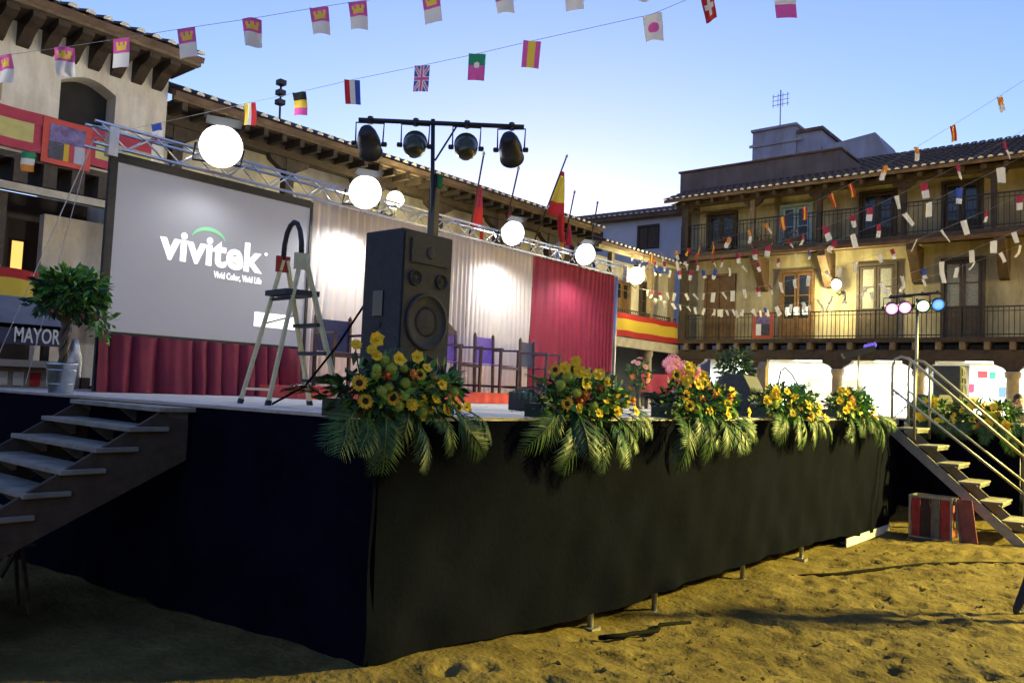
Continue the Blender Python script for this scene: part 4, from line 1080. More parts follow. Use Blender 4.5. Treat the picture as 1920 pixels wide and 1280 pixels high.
def leaf_cloud(name, c, rad, n, size, mat, parent, seed, shell=.35):
    rnd = random.Random(seed); b = MB(); c = Vector(c)
    for i in range(n):
        d = Vector((rnd.gauss(0, 1), rnd.gauss(0, 1), rnd.gauss(0, 1))).normalized()
        k = (shell+(1-shell)*rnd.random())
        p = c+Vector((d.x*rad[0], d.y*rad[1], d.z*rad[2]))*k
        ax = (d+Vector((rnd.uniform(-.9, .9), rnd.uniform(-.9, .9), rnd.uniform(-.9, .6)))).normalized()
        sd = ax.cross(Vector((rnd.uniform(-1, 1), rnd.uniform(-1, 1), rnd.uniform(-1, 1)))).normalized()
        up_ = ax.cross(sd)
        s_ = size*rnd.uniform(.6, 1.25)
        b.add([p, p+ax*s_*.5+sd*s_*.24+up_*s_*.05, p+ax*s_, p+ax*s_*.5-sd*s_*.24+up_*s_*.05], [(0, 1, 2, 3)])
    o = b.obj(name, mat, parent)
    return tag(o, kind='stuff')
def aimrot(d, spin): return Vector(d).to_track_quat('Z', 'Y') @ Quaternion((0, 0, 1), spin)
KIND = {'S': ('sunflower', SUN, DISC), 's': ('sunflower', SUN2, DISC), 'G': ('yellow_gerbera', GERB, DISC2), 'L': ('yellow_lily', LILY, DISC2), 'O': ('orange_gerbera', ORNG, DISC2), 'R': ('red_gerbera', REDG, DISC2), 'B': ('green_bloom', BUD, None)}
def arrangement(label, c, half, flowers, nfront, nup, seed, depth=.16, hang=1., out=(0, -1, 0), along=(1, 0, 0), scale=1., fs=1.):
    """c: centre on the stage edge; half: half width along; flowers: (kind, along, height) offsets"""
    rnd = random.Random(seed); c = Vector(c); out = Vector(out); al = Vector(along)
    t = thing('flower_arrangement', label, 'flowers', tuple(c), 'flower arrangements along the stage edge')
    us = [q[1] for q in flowers]; mid = (min(us)+max(us))/2
    fc = c+al*mid*.85; c0 = c; 
    b = MB()
    for sgn in (0,):
        p = fc+out*(-.10)+Vector((0, 0, .05))
        b.obox(p, al*half*.75, out*.10, Vector((0, 0, .05)))
    b.obj('planter', M('planter_plastic', (.02, .04, .02), .6, .2, 9), t)
    leaf_cloud('foliage', fc+Vector((0, 0, .15))+out*(-.04), (half*.95 if abs(al.x) > .5 else .2, .2 if abs(al.x) > .5 else half*.95, .20*scale), int(420*half/.5), .085, leafd, t, seed)
    leaf_cloud('foliage', fc+Vector((0, 0, .16))+out*(.02), (half*.85 if abs(al.x) > .5 else .2, .2 if abs(al.x) > .5 else half*.85, .20*scale), int(300*half/.5), .075, leafl, t, seed+50)
    # fronds hanging over the edge
    for i in range(nfront):
        a = (-1+2*(i+.5)/nfront)
        p = c+al*(mid*.45+half*a*.9)+out*rnd.uniform(.0, .08)+Vector((0, 0, rnd.uniform(-.02, .10)))
        d = (al*(a*.8+rnd.uniform(-.3, .3))+out*rnd.uniform(.35, .7)+Vector((0, 0, -rnd.uniform(.35, .9)*hang))).normalized()
        n_ = (out*.9+Vector((0, 0, .5))).normalized(); y_ = n_.cross(d).normalized(); z_ = d.cross(y_)
        rot = Matrix((d, y_, z_)).transposed().to_quaternion() @ Quaternion((1, 0, 0), rnd.uniform(-.5, .5))
        link_mesh('palm_frond', rnd.choice(FRONDS), t, wpos=p, rot=rot, scale=rnd.uniform(.6, .98)*scale)
    for i in range(nup):
        a = rnd.uniform(-1, 1)
        p = fc+al*half*a*.8-out*rnd.uniform(0, .2)+Vector((0, 0, .1))
        d = (al*(a*1.2+rnd.uniform(-.4, .4))-out*rnd.uniform(-.3, .6)+Vector((0, 0, rnd.uniform(.5, 1.2)))).normalized()
        y_ = Vector((0, 0, 1)).cross(d).normalized(); z_ = d.cross(y_)
        rot = Matrix((d, y_, z_)).transposed().to_quaternion() @ Quaternion((1, 0, 0), rnd.uniform(-.6, .6))
        link_mesh('palm_frond', rnd.choice(FRONDS), t, wpos=p, rot=rot, scale=rnd.uniform(.6, .85)*scale)
    stems = MB()
    for k, u, h in flowers:
        nm, me, dm = KIND[k]
        p = c+al*u+out*(.13+rnd.uniform(-.04, .03))+Vector((0, 0, h-.02*(c.z > DZ+.01)))
        d = (out*.9+al*(u/half*.5+rnd.uniform(-.35, .35)-.25)+Vector((0, 0, rnd.uniform(-.1, .6)))).normalized()
        o = link_mesh(nm, me, t, wpos=p, rot=aimrot(d, rnd.uniform(0, 6)), scale=rnd.uniform(.68, .92)*scale*fs)
        if dm: link_mesh('flower_centre', dm, o, loc=(0, 0, 0))
        stems.tube([c+al*u*.55-out*.08+Vector((0, 0, .06)), p-d*.05, p], .004, 4, cap=False)
    stems.obj('stems', leafm, t)
    return t
def fill(n, half, z0, z1, seed, kinds, tilt=0.):
    rnd = random.Random(seed); out = []
    for i in range(n):
        u = rnd.uniform(-half, half)*.95
        hi = z0+(z1-z0)*math.sqrt(max(.05, 1-(u/half)**2))-tilt*u
        out.append((rnd.choice(kinds), u, rnd.uniform(z0, hi)))
    return out
# first big one at the corner, flower spots read off one by one
a1 = [('S', -0.51, 0.19), ('S', -0.44, 0.09), ('S', -0.26, 0.11), ('S', 0.03, 0.06), ('G', -0.53, 0.39), ('G', -0.42, 0.37), ('L', -0.40, 0.43), ('G', -0.14, 0.08), ('L', 0.17, 0.05), ('s', -0.08, 0.25), ('L', -0.11, 0.35), ('s', 0.25, 0.07), ('L', -0.04, 0.29), ('s', 0.20, 0.12), ('B', -0.20, 0.20), ('B', -0.08, 0.20), ('B', -0.35, 0.15), ('B', -0.38, 0.24), ('B', -0.32, 0.32), ('B', -0.29, 0.28), ('B', -0.17, 0.28), ('B', 0.03, 0.18), ('B', 0.19, 0.16), ('B', 0.16, 0.23), ('R', -0.30, 0.24), ('L', -0.25, 0.33), ('L', -0.05, 0.10), ('B', -0.05, 0.04), ('L', 0.33, 0.07), ('O', 0.03, 0.23), ('B', -0.28, 0.17), ('L', -0.16, 0.13), ('B', -0.42, 0.27), ('L', 0.08, 0.12), ('B', -0.22, 0.07), ('O', -0.15, 0.25), ('L', -0.37, 0.34), ('B', -0.01, 0.13), ('L', 0.11, 0.20)]
arrangement('biggest sunflower and palm arrangement on the near stage corner', (3.30, 3.50, DZ), .55, a1, 15, 9, 11, scale=.86)
a2 = [('G', -0.51, 0.41), ('L', -0.62, 0.36), ('S', -0.74, 0.34), ('B', -0.68, 0.24), ('S', -0.59, 0.11), ('L', -0.44, 0.34), ('L', -0.32, 0.32), ('L', -0.22, 0.33), ('O', -0.34, 0.17), ('R', -0.17, 0.23), ('G', 0.05, 0.18), ('s', 0.13, 0.20), ('L', -0.13, 0.15), ('B', -0.27, 0.10), ('B', -0.09, 0.07), ('L', 0.07, 0.06), ('O', 0.27, 0.15), ('L', -0.20, 0.04), ('B', -0.02, 0.12), ('L', 0.30, 0.06), ('B', -0.51, 0.19), ('L', -0.38, 0.25), ('B', -0.06, 0.20), ('B', 0.17, 0.11), ('L', -0.07, 0.28), ('B', -0.57, 0.30), ('L', -0.47, 0.08), ('R', -0.38, 0.13), ('L', 0.18, 0.15)]
arrangement('arrangement with hanging palm leaves right of the flight case', (5.25, 3.50, DZ), .62, a2, 14, 6, 12)
a3 = [('S', -0.89, 0.38), ('S', -0.67, 0.21), ('s', -0.61, 0.12), ('R', -0.41, 0.19), ('O', -0.25, 0.29), ('G', -0.28, 0.33), ('O', -0.14, 0.23), ('L', -0.70, 0.45), ('L', -0.47, 0.31), ('L', -0.05, 0.25), ('s', 0.33, 0.19), ('L', -0.21, 0.07), ('L', 0.05, 0.05), ('B', 0.26, 0.04), ('L', 0.52, 0.07), ('L', -0.58, 0.44), ('B', -0.47, 0.10), ('L', 0.07, 0.14), ('L', -0.39, 0.39), ('B', -0.10, 0.15), ('L', 0.20, 0.26), ('O', 0.12, 0.21), ('L', -0.77, 0.33)]
arrangement('arrangement with a red bloom in front of the black floor monitor', (7.15, 3.50, DZ), .78, a3, 13, 5, 13, fs=1.2)
a4 = [('L', -1.11, 0.31), ('G', -1.21, 0.27), ('L', -0.81, 0.30), ('L', -0.65, 0.24), ('s', -0.46, 0.25), ('B', -1.03, 0.16), ('G', -0.66, 0.14), ('S', -0.62, 0.07), ('O', -0.37, 0.14), ('L', -0.15, 0.16), ('S', -0.11, 0.04), ('B', -0.40, 0.04), ('L', 0.17, 0.08), ('L', 0.39, 0.01), ('L', 0.11, 0.16), ('L', -0.96, 0.22), ('L', -0.24, 0.22), ('L', -1.32, 0.20), ('B', 0.08, 0.01)]
arrangement('fourth arrangement from the left, mostly yellow blooms', (9.55, 3.50, DZ+.02), .85, a4, 13, 5, 14, fs=1.2)
a5 = [('L', -1.48, 0.36), ('L', -1.23, 0.35), ('O', -1.16, 0.26), ('L', -1.22, 0.18), ('L', -0.82, 0.16), ('L', -1.00, 0.22), ('L', -0.54, 0.14), ('L', -1.21, 0.12), ('O', -0.25, 0.07), ('O', 0.08, 0.02), ('L', -0.42, 0.06), ('L', -0.77, 0.11), ('L', -1.43, 0.24), ('B', -0.99, 0.06), ('L', -0.10, 0.12)]
arrangement('last arrangement on the stage edge before the right stairs', (12.05, 3.50, DZ+.02), .85, a5, 13, 5, 15, hang=.9, fs=1.2)
O6 = (-1, 0, 0); A6 = (0, -1, 0)
for lb, yy, sd, hh in (('yellow arrangement on the side platform nearest the upper handrail posts', 3.22, 16, .30), ('yellow arrangement in the middle of the side platform edge', 2.66, 17, .30), ('yellow arrangement at the front end of the side platform', 2.22, 18, .24)):
    arrangement(lb, (14.72, yy, DZ+.02), hh, fill(15, hh, -.10, .34, sd, 'LLGsLBOLG', .1), 7, 4, sd, out=O6, along=A6, scale=1.05, fs=1.25)

# potted tree at the left
PT = thing('potted_tree', 'small round headed tree in a zinc bucket on the stage edge', 'potted plant', (2.82, 7.25, DZ))
px, py = 2.80, 7.22
b = MB(); b.lathe((px, py, DZ+.004), [(.088, 0), (.092, .004), (.118, .225), (.128, .235), (.128, .25), (.116, .25), (.108, .2), (.05, .19)], 24); pb = b.obj('bucket', zinc, PT)
for zz, rr in ((.075, .1005), (.19, .1145)): MB().lathe((px, py, DZ+zz), [(rr, 0), (rr+.004, .004), (rr+.001, .009)], 24).obj('rib', zinc, pb)
b = MB(); b.lathe((px, py, DZ+.205), [(.107, 0), (.08, .012), (.03, .018)], 14); b.obj('soil', bark, PT)
for k in range(3):
    pts = [(px+.022*math.cos(i*.9+k*2.09), py+.022*math.sin(i*.9+k*2.09), DZ+.2+i*.055) for i in range(10)]
    MB().tube(pts, .017, 6).obj('braided_stem', bark, PT)
for k in range(9):
    a = k*.7; MB().tube([(px, py, DZ+.66), (px+.1*math.cos(a), py+.1*math.sin(a), DZ+.82), (px+.24*math.cos(a), py+.24*math.sin(a), DZ+.84+.12*math.sin(k*2.2))], [.010, .007, .003], 5).obj('branch', bark, PT)
leaf_cloud('crown', (px, py, DZ+.80), (.30, .30, .19), 480, .095, leafd, PT, 31, .25)
leaf_cloud('crown', (px+.02, py-.03, DZ+.88), (.26, .26, .17), 560, .095, leafl, PT, 32, .4)
leaf_cloud('crown', (px+.24, py-.12, DZ+.62), (.10, .10, .16), 70, .08, leafl, PT, 33, .3)
# plant on the arcade side of the stage
P2 = thing('potted_shrub', 'round dark green shrub behind the third flower arrangement', 'potted plant', (12.3, 5.6, DZ))
b = MB(); b.lathe((12.3, 5.6, DZ+.003), [(.14, 0), (.19, .32), (.20, .34), (.17, .34), (.15, .28)], 16); b.obj('pot', M('terracotta', (.28, .11, .06), .85, .2, 8), P2)
MB().tube([(12.3, 5.6, DZ+.28), (12.31, 5.6, DZ+.62)], .025, 6).obj('trunk', bark, P2)
leaf_cloud('crown', (12.3, 5.6, DZ+.72), (.30, .30, .30), 520, .11, leafd, P2, 41, .3)
P3 = thing('flower_vase', 'slim stand of pink and orange flowers beside the red table', 'vase', (10.35, 6.2, DZ))
b = MB(); b.lathe((10.35, 6.2, DZ+.003), [(.07, 0), (.05, .05), (.03, .2), (.06, .34), (.075, .36), (.05, .36)], 14); b.obj('vase', blackplastic, P3)
leaf_cloud('foliage', (10.35, 6.2, DZ+.50), (.17, .17, .2), 160, .09, leafm, P3, 42)
rnd = random.Random(5)
for i in range(9):
    d = Vector((rnd.uniform(-1, .4), rnd.uniform(-1, .2), rnd.uniform(-.3, 1))).normalized()
    o = link_mesh('orange_gerbera', ORNG if i % 2 else petals(.05, 9, 2, pink_p, 'pink_gerbera'), P3, wpos=Vector((10.35, 6.2, DZ+.50))+Vector((d.x*.18, d.y*.18, d.z*.24)), rot=aimrot(d, 0))
    link_mesh('flower_centre', DISC2, o, loc=(0, 0, 0))
# red table with pink tissue flowers
RTb = thing('red_table', 'table under a bright red cloth at the right of the stage', 'table', (11.3, 6.1, DZ))
tc_ = M('table_red', (.55, .055, .06), .75, .12, 5)
x0, x1, y0, y1, zt = 10.85, 11.65, 5.75, 6.45, 1.93
MB().box(x0+.02, y0+.02, zt-.03, x1-.02, y1-.02, zt-.004).obj('tabletop', wood_post, RTb)
for x in (x0+.06, x1-.06):
    for y in (y0+.06, y1-.06): MB().box(x-.02, y-.02, DZ+.003, x+.02, y+.02, zt-.031).obj('leg', blackmetal, RTb)
b = MB(); per = [(x0, y0), (x1, y0), (x1, y1), (x0, y1), (x0, y0)]
def clothf(u, v):
    s_ = u*4; i = min(3, int(s_)); f_ = s_-i
    p, q = Vector(per[i]), Vector(per[i+1]); c = p.lerp(q, f_); m = Vector(((x0+x1)/2, (y0+y1)/2))
    d = (c-m).normalized()
    c = c+d*(.03*(1-v)*(.4+math.sin(u*70)))
    return (c.x, c.y, zt-.36*(1-v)+(.05*math.sin(u*9)*(1-v)))
b.grid(clothf, 96, 4); b.add([(x0, y0, zt), (x1, y0, zt), (x1, y1, zt), (x0, y1, zt)], [(0, 1, 2, 3)]); b.obj('cloth', tc_, RTb)
PF = thing('pink_tissue_flowers', 'heap of big pale pink paper flowers on the red table', 'paper flowers', (11.3, 6.1, 1.93))
PM = bloom_mesh(.12, pink_p, 'paper_flower', 9)
for dx, dy, dz, s_ in ((-.22, -.05, .07, .9), (0, -.12, .09, 1.1), (.2, -.05, .08, 1), (.08, .1, .2, 1.1), (-.1, .08, .17, .9), (.27, .12, .08, .9), (.3, -.2, .05, .8)):
    link_mesh('paper_flower', PM, PF, wpos=(11.3+dx, 6.1+dy, 1.93+dz), rot=aimrot((dx-.3, dy-.6, .8), dx*9), scale=s_)
# effect light with violet top, cables, microphone
EL = thing('effect_light', 'dark tilted light bar with violet glow above the stage edge flowers', 'stage light', (17.0, 5.1, DZ))
MB().tube([(17.0, 5.1, DZ), (17.0, 5.1, 2.62)], .018, 8).obj('mast', rail_m, EL)
b = MB(); b.obox((17.0, 5.1, 2.66), Vector((.14, -.26, .09)), Vector((.09, .05, 0)), Vector((-.01, .02, .055))); b.obj('bar', blackmetal, EL)
vio = M('violet_glow', (.1, .08, .3), .5, 0, emit=(.16, .10, .8), estr=.2)
for k in range(4): MB().lathe((17.04+.03*k, 4.98-.05*k, 2.78+.015*k), [(.035, -.05), (.04, 0), (.02, .04)], 8).obj('violet_lamp', vio, EL)
for a in (0, 2.1, 4.2): MB().tube([(17, 5.1, DZ+.3), (17+.3*math.cos(a), 5.1+.3*math.sin(a), DZ+.01)], .012, 6).obj('tripod_leg', rail_m, EL)
GN = thing('gooseneck_stand', 'bent thin gooseneck microphone above the fourth arrangement', 'microphone', (11.2, 4.4, DZ))
MB().tube([(11.15, 4.42, DZ+.02), (11.15, 4.42, 1.85), (11.17, 4.40, 2.02), (11.23, 4.36, 2.07), (11.30, 4.30, 2.0), (11.42, 4.2, 1.78)], .012, 6).obj('gooseneck', blackmetal, GN)
MB().lathe((11.15, 4.42, DZ+.004), [(.11, 0), (.11, .015), (.02, .03)], 14).obj('base', blackmetal, GN)
MB().lathe((11.43, 4.19, 1.78), [(.012, 0), (.022, -.03), (.018, -.07)], 8).obj('capsule', blackmetal, GN)
LC = thing('lectern_post', 'short narrow olive post standing behind the fourth arrangement', 'post', (10.9, 4.55, DZ))
MB().box(10.86, 4.49, DZ+.004, 10.98, 4.61, 2.05).obj('shaft', wood_post, LC)
MB().prism([(10.86, 4.49, 2.05), (10.98, 4.49, 2.05), (10.98, 4.49, 2.14), (10.93, 4.49, 2.14)], (0, .12, 0)).obj('cap', wood_post, LC)
cable_m = M('cable_rubber', (.006, .006, .006), .9, .2, 20, spec=.05)
CB0 = MB().tube([(3.84, 4.60, 2.2), (3.70, 4.75, 1.85), (3.55, 4.9, 1.55), (3.35, 5.0, DZ+.015)], .009, 6).obj('cable', cable_m, None, at=(3.6, 4.8, DZ))
tag(CB0, 'black cable running down from the loudspeaker past the ladder', 'cable')
CB = MB().tube([(5.05, 3.28, gz(5, 3.3)+.02), (5.3, 3.2, gz(5.3, 3.2)+.05), (5.5, 3.3, gz(5.5, 3.3)+.02), (5.75, 3.2, gz(5.7, 3.2)+.04), (6.0, 3.32, gz(6, 3.3)+.03), (6.3, 3.2, gz(6.3, 3.2)+.02)], .018, 6).obj('cable', cable_m, None, at=(5.6, 3.25, gz(5.6, 3.25)))
tag(CB, 'black cable coil on the sand under the front skirt', 'cable')
cp = [(8.7, 3.35), (9.3, 3.0), (10.0, 2.75), (10.8, 2.45), (11.5, 2.0), (12.2, 1.3), (13.2, .6)]
CB2 = MB().tube([(x, y, gz(x, y)+.02) for x, y in cp], .02, 6).obj('cable', cable_m, None, at=(10.8, 2.4, gz(10.8, 2.4)))
tag(CB2, 'long dark cable across the sand towards the right stairs', 'cable')

# ------------------------------------------------------------------ bar stall at the left
BS = thing('bar_stall', 'dark bar stall with a white lettered sign behind the left stage edge', 'stall', (3.6, 10.6, 0))
signm = M('sign_indigo', (.035, .035, .07), .6, .2, 6)
MB().box(1.2, 10.5, 1.88, 4.12, 10.56, 2.12).obj('sign_board', signm, BS)
text('MAYOR', .25, (3.52, 10.494, 1.91), R90, M('sign_white', (.62, .60, .56), .7, .1, 9), BS, 'sign_lettering', bold=.004, width=.50)
b = MB(); b.prism([(1.2, 10.5, 2.13), (1.2, 11.9, 2.55), (1.2, 11.9, 2.50), (1.2, 10.5, 2.07)], (2.95, 0, 0)); b.obj('awning', M('awning_grey', (.10, .11, .15), .8, .15, 4), BS)
MB().box(1.2, 10.4, 1.62, 4.15, 11.0, 1.70).obj('counter', M('counter_wood', (.28, .24, .20), .5, .2, 5), BS)
MB().box(1.2, 10.55, 0, 4.1, 10.62, 1.62).obj('counter_front', M('counter_panel', (.26, .22, .17), .8, .25, 7), BS)
for x in (1.3, 4.06): MB().box(x-.04, 11.0, 0, x+.04, 11.08, 2.3).obj('post', blackmetal, BS)
rnd = random.Random(3)
for i, x in enumerate((3.45, 3.62, 3.8, 3.98)):
    MB().box(x-.06, 10.535, 1.40, x+.05, 10.548, 1.56).obj('poster', [f_whi, f_whi, f_red, f_whi][i], BS)
for i, x in enumerate((4.28, 4.40, 4.53)):
    t = thing('beer_keg' if i == 0 else 'bottle_crate', ['steel keg beside the bar stall', 'brown crate beside the bar stall keg', 'amber crate next to the screen skirt, behind the stage'][i], ['keg', 'crate', 'crate'][i], (x, 10.7, 0))
    if i == 0:
        MB().lathe((x, 10.7, 1.0), [(.1, 0), (.1, .75), (.06, .9), (.03, 1.0)], 14).obj('body', steel, t)
        MB().box(x-.1, 10.6, 0, x+.1, 10.8, .998).obj('pedestal', cr_dk, t)
    else:
        MB().box(x-.05, 10.6, 0, x+.05, 10.8, 1.62-.1*i).obj('body', [None, cr_dk, wood_mid][i], t)
        MB().box(x-.055, 10.595, 1.0, x+.055, 10.805, 1.05).obj('band', beam_pale, t)

# ------------------------------------------------------------------ flags on poles
def hanging_flag(u, v, top, pole_dir, L, H, droop): pass
def pole_flag(label, top, base, stripes, flagw, t0, t1, seed, hang=(0, 0, -1)):
    top, base = Vector(top), Vector(base)
    t = thing('flagpole', label, 'flag', tuple(base), 'flags on the gallery wing balcony')
    MB().tube([base, top], .022, 8).obj('pole', wood_dark, t)
    MB().lathe(top, [(.02, -.02), (.04, .02), (.015, .08)], 8, axis=top-base).obj('finial', beam_pale, t)
    a, c = top.lerp(base, t0), top.lerp(base, t1)
    rnd = random.Random(seed); ph = rnd.uniform(0, 6)
    def f(u, v):
        p = a.lerp(c, u)
        e = Vector((a.x+.06+.14*u+.05*math.sin(u*4+ph), a.y-.03, a.z-(a.z-c.z)*1.05*u-.02))
        q = p.lerp(e, v)
        q.y += .07*math.sin(v*8+ph+u*3)*u
        return q
    acc = 0; mats = [s_[0] for s_ in stripes]; cum = []
    for s_ in stripes: acc += s_[1]; cum.append(acc)
    mf = lambda u, v: next(i for i, k in enumerate(cum) if u <= k+1e-6)
    MB().grid(f, 20, 14, mfn=mf).obj('cloth', mats, t)
    ec = f(1, 1); wd = (ec.x-c.x)*.55
    def g(u, v):
        return Vector((ec.x-wd*(1-.35*v)*(1-u), ec.y+.06*math.sin(u*9+ph)+.03*math.sin(v*6), ec.z+.03-flagw*v*(.8+.2*u)))
    MB().grid(g, 10, 12, mfn=lambda u, v: 0 if v < .72 else 1).obj('hanging_end', [mats[-1], mats[-2] if len(mats) > 2 else mats[0]], t)
    return t
def at_y(x, z, Y0_, Y): return (x*Y/Y0_, Y, EYE+(z-EYE)*Y/Y0_)
pole_flag('furled crimson flag nearest the loudspeaker', at_y(13.75, 7.05, 12.6, 13.3), at_y(13.3, 4.6, 12.6, 14.1), [(f_mar, .5), (f_red, .5)], .75, .30, .72, 1)
pole_flag('small crimson flag, second pole from the loudspeaker', at_y(15.03, 7.01, 12.6, 13.3), at_y(14.4, 4.6, 12.6, 14.1), [(f_mar, 1)], .6, .42, .74, 2)
pole_flag('red and yellow striped flag on the tallest pole', at_y(16.99, 7.81, 12.6, 13.3), at_y(15.6, 5.0, 12.6, 14.1), [(f_red, .08), (f_yel, .62), (f_red, .3)], 1.2, .14, .58, 3)
pole_flag('narrow dark red flag right of the tallest pole', at_y(17.41, 6.94, 12.6, 13.3), at_y(16.9, 5.0, 12.6, 14.1), [(f_mar, 1)], .7, .45, .75, 4)
pole_flag('folded dark blue flag on the rightmost pole', at_y(18.52, 6.88, 12.6, 13.3), at_y(18.0, 4.6, 12.6, 14.1), [(f_blu, 1)], .9, .42, .75, 5)

# ------------------------------------------------------------------ bunting
def px_ray(x, y): return fwd*F_PX+rgt*(x-960)+upv*(640-y)
def P_at(x, y, depth): return Vector((0, 0, EYE))+px_ray(x, y)*(depth/F_PX)
def castle(u, v):
    # crimson field with a gold castle above a white lower half
    if v < .50: return 0
    x, y = (u-.5)*2, (v-.75)*4
    if abs(x) < .62 and -.62 < y < .05: return 2
    if (abs(x) < .16 or .40 < abs(x) < .66) and .05 <= y < .50: return 2
    return 1
def ukflag(u, v):
    x, y = (u-.5)*2, (v-.5)*2
    if abs(x) < .14 or abs(y) < .10: return 0
    if abs(x) < .26 or abs(y) < .18: return 1
    if abs(abs(x)-abs(y)) < .10: return 0
    if abs(abs(x)-abs(y)) < .26: return 1
    return 2
FL = {
 'castle': ([f_whi, f_pink, f_yel], castle, 20, 32),
 'ireland': ([f_org, f_whi, f_grn], lambda u, v: 0 if v < .33 else 1 if v < .66 else 2, 4, 12),
 'france': ([f_red, f_whi, f_blu], lambda u, v: 0 if v < .33 else 1 if v < .66 else 2, 4, 12),
 'spain': ([f_pink, f_yel], lambda u, v: 1 if .28 < u < .72 else 0, 14, 8),
 'striped': ([f_yel, f_whi, f_red], lambda u, v: 0 if u < .3 else 1 if u < .68 else 2, 12, 8),
 'belgium': ([f_pink, f_yel, f_blk], lambda u, v: 0 if v < .34 else 1 if v < .67 else 2, 4, 12),
 'holland': ([f_red, f_whi, f_blu], lambda u, v: 0 if u < .36 else 1 if u < .66 else 2, 12, 8),
 'uk': ([f_pink, f_whi, f_blu], ukflag, 28, 36),
 'portugal': ([f_pink, f_grn, f_whi], lambda u, v: 2 if ((u-.5)*.20)**2+((v-.58)*.30)**2 < .0011 else (0 if v < .58 else 1), 20, 30),
 'japan': ([f_whi, f_pink], lambda u, v: 1 if ((u-.5)*.20)**2+((v-.5)*.30)**2 < .0036 else 0, 24, 36),
 'swiss': ([f_red, f_whi], lambda u, v: 1 if (abs(u-.5) < .12 and abs(v-.5) < .3) or (abs(v-.5) < .1 and abs(u-.5) < .36) else 0, 16, 24),
 'poland': ([f_pink, f_whi], lambda u, v: 0 if v < .42 else 1, 4, 12),
 'spain_small': ([f_red, f_yel], lambda u, v: 1 if .3 < u < .7 else 0, 10, 5),
 'redwhite': ([f_whi, f_mar], lambda u, v: 0 if v < .5 else 1, 4, 6),
 'bluewhite': ([f_blu, f_whi], lambda u, v: 0 if v > .35 else 1, 4, 6),
 'white': ([f_whi], lambda u, v: 0, 4, 6),
 'whitered': ([f_red, f_whi], lambda u, v: 0 if v > .6 else 1, 4, 6),
 'yellowred': ([f_org, f_whi], lambda u, v: 0 if v > .45 else 1, 4, 6),
}
FLM = {}
def flag_mesh(kind, curl):
    if (kind, curl) in FLM: return FLM[(kind, curl)]
    mats, fn, nu, nv = FL[kind]
    W_, H_ = .185, .30
    if curl: W_ = [.15, .125, .105, .085, .185, .185][curl]
    ph = curl*1.7
    def f(u, v):
        k = 1-v
        a = [.10, .25, .55, 1.0, .42, .6][curl]
        x = (u-.5)*W_*(1-.25*a*k)
        y = a*(.05*math.sin(u*5+ph+k*2)+.06*k*math.sin(k*4+ph))
        return (x+.05*a*k*math.sin(ph*3), y, -H_*k*(1-.12*a))
    FLM[(kind, curl)] = MB().grid(f, nu, nv, mfn=fn).mesh('flag', mats)
    return FLM[(kind, curl)]
cord_m = M('cord_grey', (.35, .35, .36), .8, .1, 9)
def bunting(label, cord_pts, flags, group='bunting strings over the square'):
    """cord_pts: world polyline; flags: (kind, world pos, yaw, roll, curl, scale)"""
    c = cord_pts[len(cord_pts)//2]
    t = thing('bunting_string', label, 'bunting', tuple(c), group)
    MB().tube(cord_pts, .0028, 4).obj('cord', cord_m, t)
    for kind, p, yaw, tiltx, roll, curl, sc in flags:
        link_mesh('flag', flag_mesh(kind, curl), t, wpos=p, rot=(tiltx, roll, yaw), scale=sc)
    return t
YAW = HEAD-PI/2
rnd = random.Random(21)
# upper string: castle flags, about eight metres away
pts = [(8, 104), (119, 89), (228, 72), (349, 53), (472, 35), (598, 14), (670, 3), (807, -12), (942, -26), (1075, -36), (1200, -46)]
P3d = [P_at(x, y, 8.0) for x, y in pts]
ext = [P_at(-160, 124, 8.1)]+P3d+[P_at(1500, -70, 8.0)]
bunting('upper string of identical pink and white castle flags', ext, [('castle', p, YAW+rnd.uniform(-.3, .3), rnd.uniform(-.15, .15), rnd.uniform(-.10, .06)-.06, rnd.choice((0, 4, 5)), 1.0) for p in P3d])
# second string: national flags
nat = [('ireland', 52, 285), ('france', 293, 232), ('striped', 468, 193), ('belgium', 561, 173), ('holland', 660, 150), ('uk', 792, 123), ('portugal', 895, 101), ('spain', 998, 77), ('japan', 1223, 27), ('swiss', 1325, -16), ('poland', 1470, -28)]
def dep(x): return 11.6-(x-52)/(1171.)*3.9
P3d = [P_at(x, y, dep(x)) for _, x, y in nat]
ext = [P_at(-200, 335, dep(-200))]+P3d+[P_at(1700, -60, 6.6)]
fl = []
for (k, x, y), p in zip(nat, P3d):
    fl.append((k, p, YAW+rnd.uniform(-.35, .35), .9 if k == 'swiss' else rnd.uniform(-.12, .12), -.5 if k == 'swiss' else rnd.uniform(-.10, .05), 1 if k == 'swiss' else rnd.choice((0, 4, 5)), 1.0))
bunting('lower string of mixed national flags above the screen', ext, fl)
# strings at the right, converging on the corner
def right_string(label, a, e, n, kinds, sag, seed, sc=1., t0=.02, t1=1.0):
    r_ = random.Random(seed); a, e = Vector(a), Vector(e)
    L = (e-a).length
    def pt(t): return a.lerp(e, t)-Vector((0, 0, sag*4*t*(1-t)))
    fl = []
    for i in range(n):
        t = t0+(t1-t0)*(i+.5)/n+r_.uniform(-.2, .2)/n
        fl.append((r_.choice(kinds), pt(t), YAW+r_.uniform(-1.2, 1.2), r_.uniform(-.45, .45), r_.uniform(-.55, .15), r_.choice((1, 2, 2, 3, 3)), sc*r_.uniform(.75, 1.05)))
    bunting(label, [pt(i/24) for i in range(25)], fl)
anc = Vector((21.9, 13.75, 5.95))
right_string('topmost right string of orange flags rising above the tiled roof', anc+Vector((0, 0, .15)), P_at(1990, 105, 10.5), 20, ['spain_small', 'spain_small', 'yellowred'], .75, 51, 1.0)
